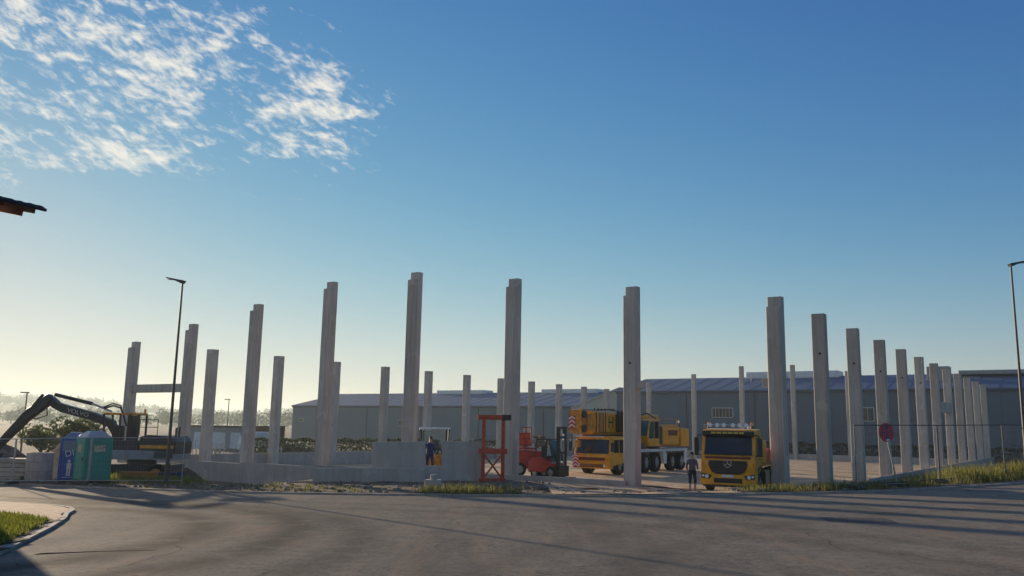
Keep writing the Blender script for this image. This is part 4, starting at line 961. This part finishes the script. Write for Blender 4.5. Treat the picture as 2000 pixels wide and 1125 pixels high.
# ------------------------------------------------------------------ clutter on the left of the site
for i, (x, y, r, h) in enumerate(((-23.6, 43.2, .62, 1.35), (-22.35, 44.1, .6, 1.0))):
    T = thing('precast_ring', ['tall stack of grey precast shaft rings behind the fence', 'shorter grey precast shaft ring stack beside the blue toilet'][i], 'concrete ring', (x, y, g(x, y)))
    n = 3 if i == 0 else 2
    for k in range(n):
        m = MB(); q = h/n
        for j in range(20):
            a = 2*math.pi*j/20
            for rr_, z in ((r, k*q), (r, k*q+q-.02), (r-.12, k*q+q-.02), (r-.12, k*q)): m.v.append((rr_*math.cos(a), rr_*math.sin(a), z))
        for j in range(20):
            b_ = (j+1) % 20
            for c_ in range(4): m.f.append((4*j+c_, 4*j+(c_+1) % 4, 4*b_+(c_+1) % 4, 4*b_+c_))
        m.build('ring', CONP, T)
for i in range(5):
    x, y = -25.9+.1*i, 43.6; z = g(-25.6, 43.6)+.22*i
    tag(MB().box(-1.5, 1.5, -.6, .6, 0, .2).build('concrete_slab', CONP, None, .02, loc=(x, y, z+.01), rz=rad(3*(i % 2))), ['lowest', 'second', 'middle', 'fourth', 'topmost'][i]+' flat concrete slab of the pile behind the fence', 'slab', 'pile of concrete slabs')
def heap(name, label, cx, cy, r, h, mt, cat='heap'):
    m = MB(); n = 26; K = 9
    for k in range(K+1):
        for j in range(n):
            a = 2*math.pi*j/n; q = r*(k/K)*(1+.12*math.sin(3*a+cx)+.06*math.sin(7*a)); x, y = q*math.cos(a), q*math.sin(a)*.8
            z = h*(1-sm(k/K))*(1+.13*math.sin(x*3+1)*math.cos(y*4))+random.uniform(-.04, .04)*(k > 0); m.v.append((x, y, z-.05))
    for k in range(K):
        for j in range(n): m.f.append((k*n+j, k*n+(j+1) % n, (k+1)*n+(j+1) % n, (k+1)*n+j))
    return tag(m.build(name, mt, smooth=True, loc=(cx, cy, g(cx, cy))), label, cat)
heap('earth_heap', 'pale earth heap beside the blue portable toilet', -24.6, 47.5, 2.6, 2.35, SANDM)
heap('earth_heap', 'long dark earth heap under the excavator stick', -30.5, 50, 4.5, 2.3, SOIL)
heap('earth_heap', 'low brown earth heap beneath the excavator hood', -16.9, 44.8, 1.6, .8, SOIL)
# coloured bundles stacked under the excavator
for i, (x, c_, nm) in enumerate(((-18.3, mat('orange_pipe', (.5, .16, .03), .5, var=.2), 'orange'), (-17.2, NAVY, 'navy blue'), (-17.8, mat('ochre_pipe', (.35, .22, .04), .5, var=.2), 'ochre'))):
    T = thing('pipe_bundle', f'bundle of {nm} pipes lying behind the fence by the street lamp', 'pipes', (x, 42.6+.5*i, g(x, 42.6+.5*i)), rad(8*i))
    for k in range(3):
        for j in range(4-k):
            MB().cyl((-.9, (j+k*.5)*.2-.3, .10+k*.17), (.9, (j+k*.5)*.2-.3, .10+k*.17), .095, n=10).build('pipe', c_, T)

# ------------------------------------------------------------------ halls behind the site
WALL = mat('blue_grey_cladding', (.095, .15, .185), .6, 0, var=.08, scale=.3, streak=(1, 1, .1)); WALLR = mat('grey_cladding', (.075, .115, .155), .6, 0, var=.08, scale=.3)
ROOFB = mat('blue_roof_sheet', (.06, .115, .20), .7, 0, var=.1, scale=.2); FASC = mat('dark_blue_fascia', (.02, .035, .07), .5, var=.1); BEIGE = mat('pale_render', (.42, .41, .36), .8, var=.08, scale=.3)
def hall(name, label, t1, t2a, t2b, w, zf, ze, zr, wall, pw, roofm, pipes=(), wins=(), ends=True):
    x, y = bw(t1, t2a); T = thing(name, label, 'building', (x, y, zf), ANG+rad(180))       # local +x runs from t2a towards smaller t2
    T.rotation_euler = (0, 0, math.atan2(-D2.y, -D2.x)); L = t2a-t2b; E_ = ze-zf; Rr = zr-zf
    # local: +x along the front, +y to the back
    n = int(L/pw); q = L/n
    for i in range(n):
        MB().box(i*q+.012, (i+1)*q-.012, 0, .16, .3, E_-.25).build('wall_panel', wall, T)
    MB().box(0, L, -.03, .2, -.6, .3).build('base_course', CONP, T)
    MB().box(-.1, L+.1, -.25, .18, E_-.28, E_+.02).build('fascia', FASC, T)
    for xx in (0, L):
        MB().prism([(.2, -.6), (2*w, -.6), (2*w, E_), (w, Rr), (.2, E_)], xx-.1, xx+.1, 'x').build('end_wall', wall, T)
    MB().box(0, L, 2*w-.2, 2*w, -.6, E_).build('rear_wall', wall, T)
    rf = MB().prism([(-.35, E_+.02), (w, Rr), (2*w+.3, E_+.02), (2*w+.3, E_+.22), (w, Rr+.2), (-.35, E_+.22)], -.3, L+.3, 'x').build('roof', roofm, T)
    k = 1.0
    while k < L: MB().bar((k, -.3, E_+.23), (k, w, Rr+.21), .06, .06).build('seam', roofm, rf); k += 3.0
    for p in pipes: MB().cyl((p, -.1, 0), (p, -.1, E_-.3), .09, n=8).build('downpipe', FASC, T)
    for (a, b, c, d, np_) in wins:
        wn = MB().box(a, b, -.05, .02, c-zf, d-zf).build('window', WHT, T); pw_ = (b-a-.1)/np_
        for i in range(np_): MB().box(a+.05+i*pw_+.03, a+.05+(i+1)*pw_-.03, -.07, -.045, c-zf+.08, d-zf-.08).build('pane', GLS, wn)
    return T, rf, E_, Rr
A0 = 153
T, rf, E_, Rr = hall('warehouse', 'long blue grey clad warehouse with shallow blue roof behind the site', 105, A0, 60, 16, -1.7, 6.65, 10.2, WALL, 5.45, ROOFB, [A0-144.2, A0-127.4, A0-111, A0-95, A0-78.6], [(A0-117.6, A0-114.1, 2.3, 3.7, 2), (A0-150.5, A0-148.8, 2.9, 3.7, 1)])
for a, b in ((A0-118, A0-104), (A0-88, A0-74)): MB().box(a, b, 14, 18, Rr-.2, Rr+.75).build('roof_light', WHT, rf, .1)
B0 = 58.5
T, rf, E_, Rr = hall('warehouse', 'tall grey clad warehouse with blue roof rising behind the lorry and crane', 98, B0, -70, 13, -1.7, 9.15, 12.1, WALLR, 6.1, ROOFB, [B0-45, B0-21, B0-33], [(B0-40.4, B0-36.7, 4.75, 6.4, 6), (B0-16.3, B0-14.4, 4.4, 6.5, 2)])
MB().box(B0-38, B0-22, 11, 15, Rr-.2, Rr+1.0).build('roof_light', WHT, rf, .1)
MB().box(B0-7.6, B0-4.4, 6, 8.5, Rr-1.6, Rr+.95).build('ventilation_unit', GRYM, rf, .05)
MB().box(B0-3.5, B0+25, 9, 17, Rr-.2, Rr+.45).build('roof_monitor', GRYM, rf, .1)
for x in (B0-36, B0-33): MB().cyl((x, 8, Rr-1.2), (x, 8, Rr+.6), .12, n=8).build('vent_pipe', STL, rf)
# pale annex with a rising roof line between the two
x, y = bw(99.5, 68.6); T = thing('annex_building', 'pale rendered annex with a rising roof line between the two warehouses', 'building', (x, y, -1.7), math.atan2(-D2.y, -D2.x))
MB().prism([(0, -.5), (9.9, -.5), (9.9, 11.55), (0, 8.0)], 0, 5.2, 'y').build('wall', BEIGE, T)
MB().prism([(-.35, 7.88), (9.9, 11.56), (9.9, 11.85), (-.35, 8.15)], -.25, 5.4, 'y').build('roof', BEIGE, T)
for xx in (2.2, 6.4): MB().box(xx, xx+1.6, -.05, .0, 3.2, 4.4).build('window', GLS, T)
MB().box(4.2, 5.4, -.05, .0, 0, 2.3).build('door', GRYM, T)
# low store, container and van at the far left of the yard
x, y = -52.5, 140; T = thing('store_building', 'long low grey store building at the far left beyond the yard', 'building', (x, y, -1.9), rad(0))
MB().box(0, 9.5, 0, 6, 0, 3.5).build('wall', GRYM, T); MB().box(-.3, 9.8, -.4, 6.3, 3.5, 3.8).build('roof', ANTH, T)
for k in range(3): MB().box(.8+k*3, 2.9+k*3, -.04, .0, .1, 2.7).build('roller_door', WHT, T)
MRN = mat('maroon_container', (.10, .025, .025), .6, var=.2, scale=1)
T = thing('shipping_container', 'dark maroon container standing at the corner of the blue grey warehouse', 'container', (-41.5, 132, -1.9), rad(-6))
MB().box(0, 6.05, 0, 2.44, .1, 3.9).build('body', MRN, T, .03)
for k in range(20): MB().box(.2+k*.29, .34+k*.29, -.035, 0, .3, 3.7).build('corrugation', MRN, T)
for xx in (.0, 5.95): MB().box(xx, xx+.1, -.03, 2.47, .05, 3.95).build('corner_post', MRN, T)
T = thing('parked_lorry', 'small white parked lorry in front of the maroon container', 'lorry', (-38.0, 122, -1.85), rad(-20))
MB().prism([(0, .5), (0, 1.3), (.25, 2.3), (1.5, 2.4), (1.5, .5)], -1.0, 1.0, 'x').build('cab', WHT, T, .06); MB().box(-1.05, 1.05, 1.55, 5.5, .8, 3.0).build('box_body', WHT, T, .03)
MB().add([(-.9, .04, 1.35), (.9, .04, 1.35), (.88, .23, 2.2), (-.88, .23, 2.2)], [(0, 1, 2, 3)]).build('windscreen', GLS, T)
for s in (-1, 1):
    for yy in (.9, 4.4): wheel(T, (s*.9, yy, .42), .42, .3, out=s)
# pallets of glass and steel frames in the left yard
for i in range(4):
    x, y = -39+3.1*i, 104+1.5*i; T = thing('steel_rack', ['pale steel rack with upright panes at the far left of the yard', 'leaning pale steel rack beside the rack of panes', 'low pale steel rack near the white parked lorry', 'pale steel rack closest to the hedge'][i], 'rack', (x, y, g(x, y)), rad(10*i-10))
    for xx in (-.9, .9):
        for yy in (-.5, .5): MB().cyl((xx, yy, 0), (xx*.8, yy*.6, 2.1-.25*i), .05, n=6).build('post', STL, T)
    for z in (.15, 1.0): MB().box(-.95, .95, -.52, .52, z, z+.1).build('shelf', STL, T)
    for k in range(3): MB().bar((-.7+.5*k, -.25, .25), (-.65+.5*k, .1, 1.9-.25*i), .4, .03).build('pane', CONL, T)
T = thing('parked_car', 'dark estate car parked beyond the forked column row', 'car', (-27.5, 118, g(-27.5, 118)), rad(75))
MB().prism([(0, .3), (0, .85), (1.0, 1.0), (1.6, 1.45), (3.6, 1.48), (4.3, .95), (4.4, .35)], -.85, .85, 'x').build('body', ANTH, T, .08)
MB().prism([(1.2, 1.02), (1.65, 1.4), (3.5, 1.42), (4.0, 1.0)], -.86, .86, 'x').build('window_band', GLS, T)
for s in (-1, 1):
    for yy in (.9, 3.5): wheel(T, (s*.75, yy, .32), .32, .2, out=s)
# hedges
def hedge(label, a, b, w, h, leaf=LEAFD, n=2600, ls=.14, z=None):
    (x0, y0), (x1, y1) = a, b; d = Vector((x1-x0, y1-y0)); L = d.length; zg_ = g(x0, y0) if z is None else z
    T = thing('hedge', label, 'hedge', (x0, y0, zg_), math.atan2(d.y, d.x)); m = MB()
    for i in range(n):
        f = random.random(); p = Vector((random.uniform(0, L), random.uniform(-w/2, w/2), random.uniform(.05, h)))
        if f < .45: p.y = -w/2+random.gauss(0, .06)
        elif f < .8: p.z = h+random.gauss(0, .09)+.12*math.sin(p.x*2.1)
        q = Vector((random.gauss(0, 1), random.gauss(0, 1), random.gauss(0, 1))).normalized(); e = q.orthogonal().normalized(); f_ = q.cross(e); s = ls*random.uniform(.6, 1.3)
        m.add([p+e*s, p+f_*s*.6, p-e*s, p-f_*s*.6], [(0, 1, 2, 3)])
    m.build('foliage', leaf, T)
    m = MB(); k = .3
    while k < L: m.cyl((k, 0, 0), (k+.1, .05, h*.8), .04, .02, 5); k += .9
    m.build('stems', WOOD, T, kind='stuff')
hedge('clipped green hedge at the foot of the blue grey warehouse', (-33.5, 112), (-19, 121), 2.0, 2.1, LEAF, 5200, .16)
hedge('dark hedge strip behind the notched wall panel columns', (-19, 122), (8, 132), 1.6, 2.2, LEAFD, 6000, .17)
p0, p1 = bw(93, 34), bw(93, -42)
hedge('long dark hedge along the tall grey warehouse', p0, p1, 1.8, 2.5, LEAFD, 12000, .2, -1.75)
# dark railings in front of that hedge on the right
a, b = Vector(bw(90.5, -4)), Vector(bw(90.5, -34)); T = thing('railing', 'dark vertical bar railing beyond the grassy bank on the right', 'fence', (a.x, a.y, -1.5), math.atan2(b.y-a.y, b.x-a.x))
L_ = (b-a).length; k = 0
while k < L_: MB().box(k-.03, k+.03, -.03, .03, 0, 2.9).build('bar', ANTH, T); k += .42
for z in (.4, 2.7): MB().box(0, L_, -.04, .04, z, z+.08).build('rail', ANTH, T)
# trees near the left
def tree(label, x, y, h, r, leaf=LEAF, n=2600, ls=.2):
    z = g(x, y); T = thing('tree', label, 'tree', (x, y, z)); m = MB()
    m.cyl((0, 0, -.2), (.1, 0, h*.45), .16, .1, 8)
    for k in range(7):
        a = k*.9; m.cyl((.05, 0, h*(.25+.03*k)), (math.cos(a)*r*.6, math.sin(a)*r*.6, h*(.5+.05*k)), .06, .02, 6)
    m.build('trunk', WOOD, T); m = MB()
    for k in range(9):
        a = k*2.4; q = r*.55*(k/9)**.5; crown(m, (q*math.cos(a), q*math.sin(a), h*(.45+.35*random.random())), r*.5, h*.2, n//9, ls)
    m.build('crown', leaf, T)
TL = leafmat('light_leaves', (.05, .075, .02), (.16, .18, .06), .45)
tree('loose light green tree standing behind the two portable toilets', -36.5, 72, 5.2, 2.9, TL, 2600, .15)
tree('smaller light green bush tree beside the loose tree behind the toilets', -40.5, 74, 4.2, 2.4, TL, 2000, .15)
# distant lamp masts
for (x, y, h, lb) in ((-57, 100, 7.4, 'thin distant lamp mast beyond the excavator stick'), (-49.7, 150, 8.3, 'thin distant lamp mast beyond the low grey store')):
    T = thing('lamp_mast', lb, 'street lamp', (x, y, -1.9)); MB().cyl((0, 0, 0), (0, 0, h), .11, .07, 8).build('pole', ANTH, T); MB().box(-.75, .2, -.12, .12, h-.03, h+.1).build('lamp_head', ANTH, T)

# ------------------------------------------------------------------ house at the corner, only its eave shows
TILE = mat('dark_roof_tile', (.022, .022, .026), .6, var=.3, scale=6); SOF = mat('brown_soffit', (.22, .055, .02), .6, var=.3, scale=4, streak=(1, 6, 6))
RENDER = mat('house_render', (.6, .56, .48), .9, var=.1, scale=1)
hzb = R(-16, 24)+.03
T = thing('house', 'corner of a dark tiled house roof with brown timber eave', 'building', (-14.95, 26.0, hzb), rad(-30))
ez = 9.26-hzb; pt = rad(12.5)
MX = Matrix.Translation((0, 0, ez)) @ Matrix.Rotation(pt, 4, 'Y')     # roof plane: local -x runs up the slope
MB().box(-8.2, -.14, -8.6, -.06, -.16, -.10, MX).build('roof_deck', SOF, T)
MB().box(-8.1, -1.35, -8.2, -.62, 0, ez-.05).build('wall', RENDER, T)
MB().box(-8.2, -.40, -.07, -.0, -.30, -.03, MX).build('verge_board', BLK, T, .01)
for yy in (-.32, -4.2, -8.2): MB().box(-8.2, -.66, yy-.1, yy+.1, -.46, -.17, MX).build('purlin', SOF, T, .015)
for k in range(13): MB().box(-8.2, -.34, -8.4+.66*k, -8.30+.66*k, -.27, -.165, MX).build('rafter', SOF, T)
tm = MB(); n_ = 6
for dx, dz in ((0, 0), (-.36, 0), (0, -.05), (-.36, -.03)):
    for i in range(n_+1): tm.v.append((dx, -.16+.32*i/n_, .035*math.sin(math.pi*i/n_)+dz))
q_ = n_+1
for i in range(n_): tm.f += [(i, i+1, q_+i+1, q_+i), (2*q_+i, i, i+1, 2*q_+i+1)[::-1], (2*q_+i, 3*q_+i, 3*q_+i+1, 2*q_+i+1)]
tm.f += [(0, q_, 3*q_, 2*q_), (n_, 2*q_+n_, 3*q_+n_, q_+n_)]
tme = tm.mesh('tile'); tme.materials.append(TILE)
for r_ in range(11):
    for c_ in range(27):
        o = link('tile', tme, None, T); o.matrix_local = MX @ Matrix.Translation((-.28*r_+random.uniform(-.012, .012), -.13-.305*c_, -.045+random.uniform(-.008, .008))) @ Matrix.Rotation(rad(-6.5), 4, 'Y')
MB().box(-8.2, -2.9, -8.6, .0, -.09, -.01, MX).build('upper_roof', TILE, T)
MB().cyl((.05, -8.6, ez-.13), (.05, .05, ez-.13), .055, n=12).build('gutter', BLK, T)

# ------------------------------------------------------------------ morning haze over the whole place
HZM = bpy.data.materials.new('haze_air'); HZM.use_nodes = True; nt = HZM.node_tree; nt.nodes.clear()
pv = nt.nodes.new('ShaderNodeVolumePrincipled'); pv.inputs['Color'].default_value = (.79, .92, .93, 1); pv.inputs['Density'].default_value = .00036; pv.inputs['Anisotropy'].default_value = .31
ou = nt.nodes.new('ShaderNodeOutputMaterial'); nt.links.new(pv.outputs[0], ou.inputs['Volume'])
MB().box(-5200, 5200, -800, 6200, -6, 88).build('haze', HZM, kind='stuff')
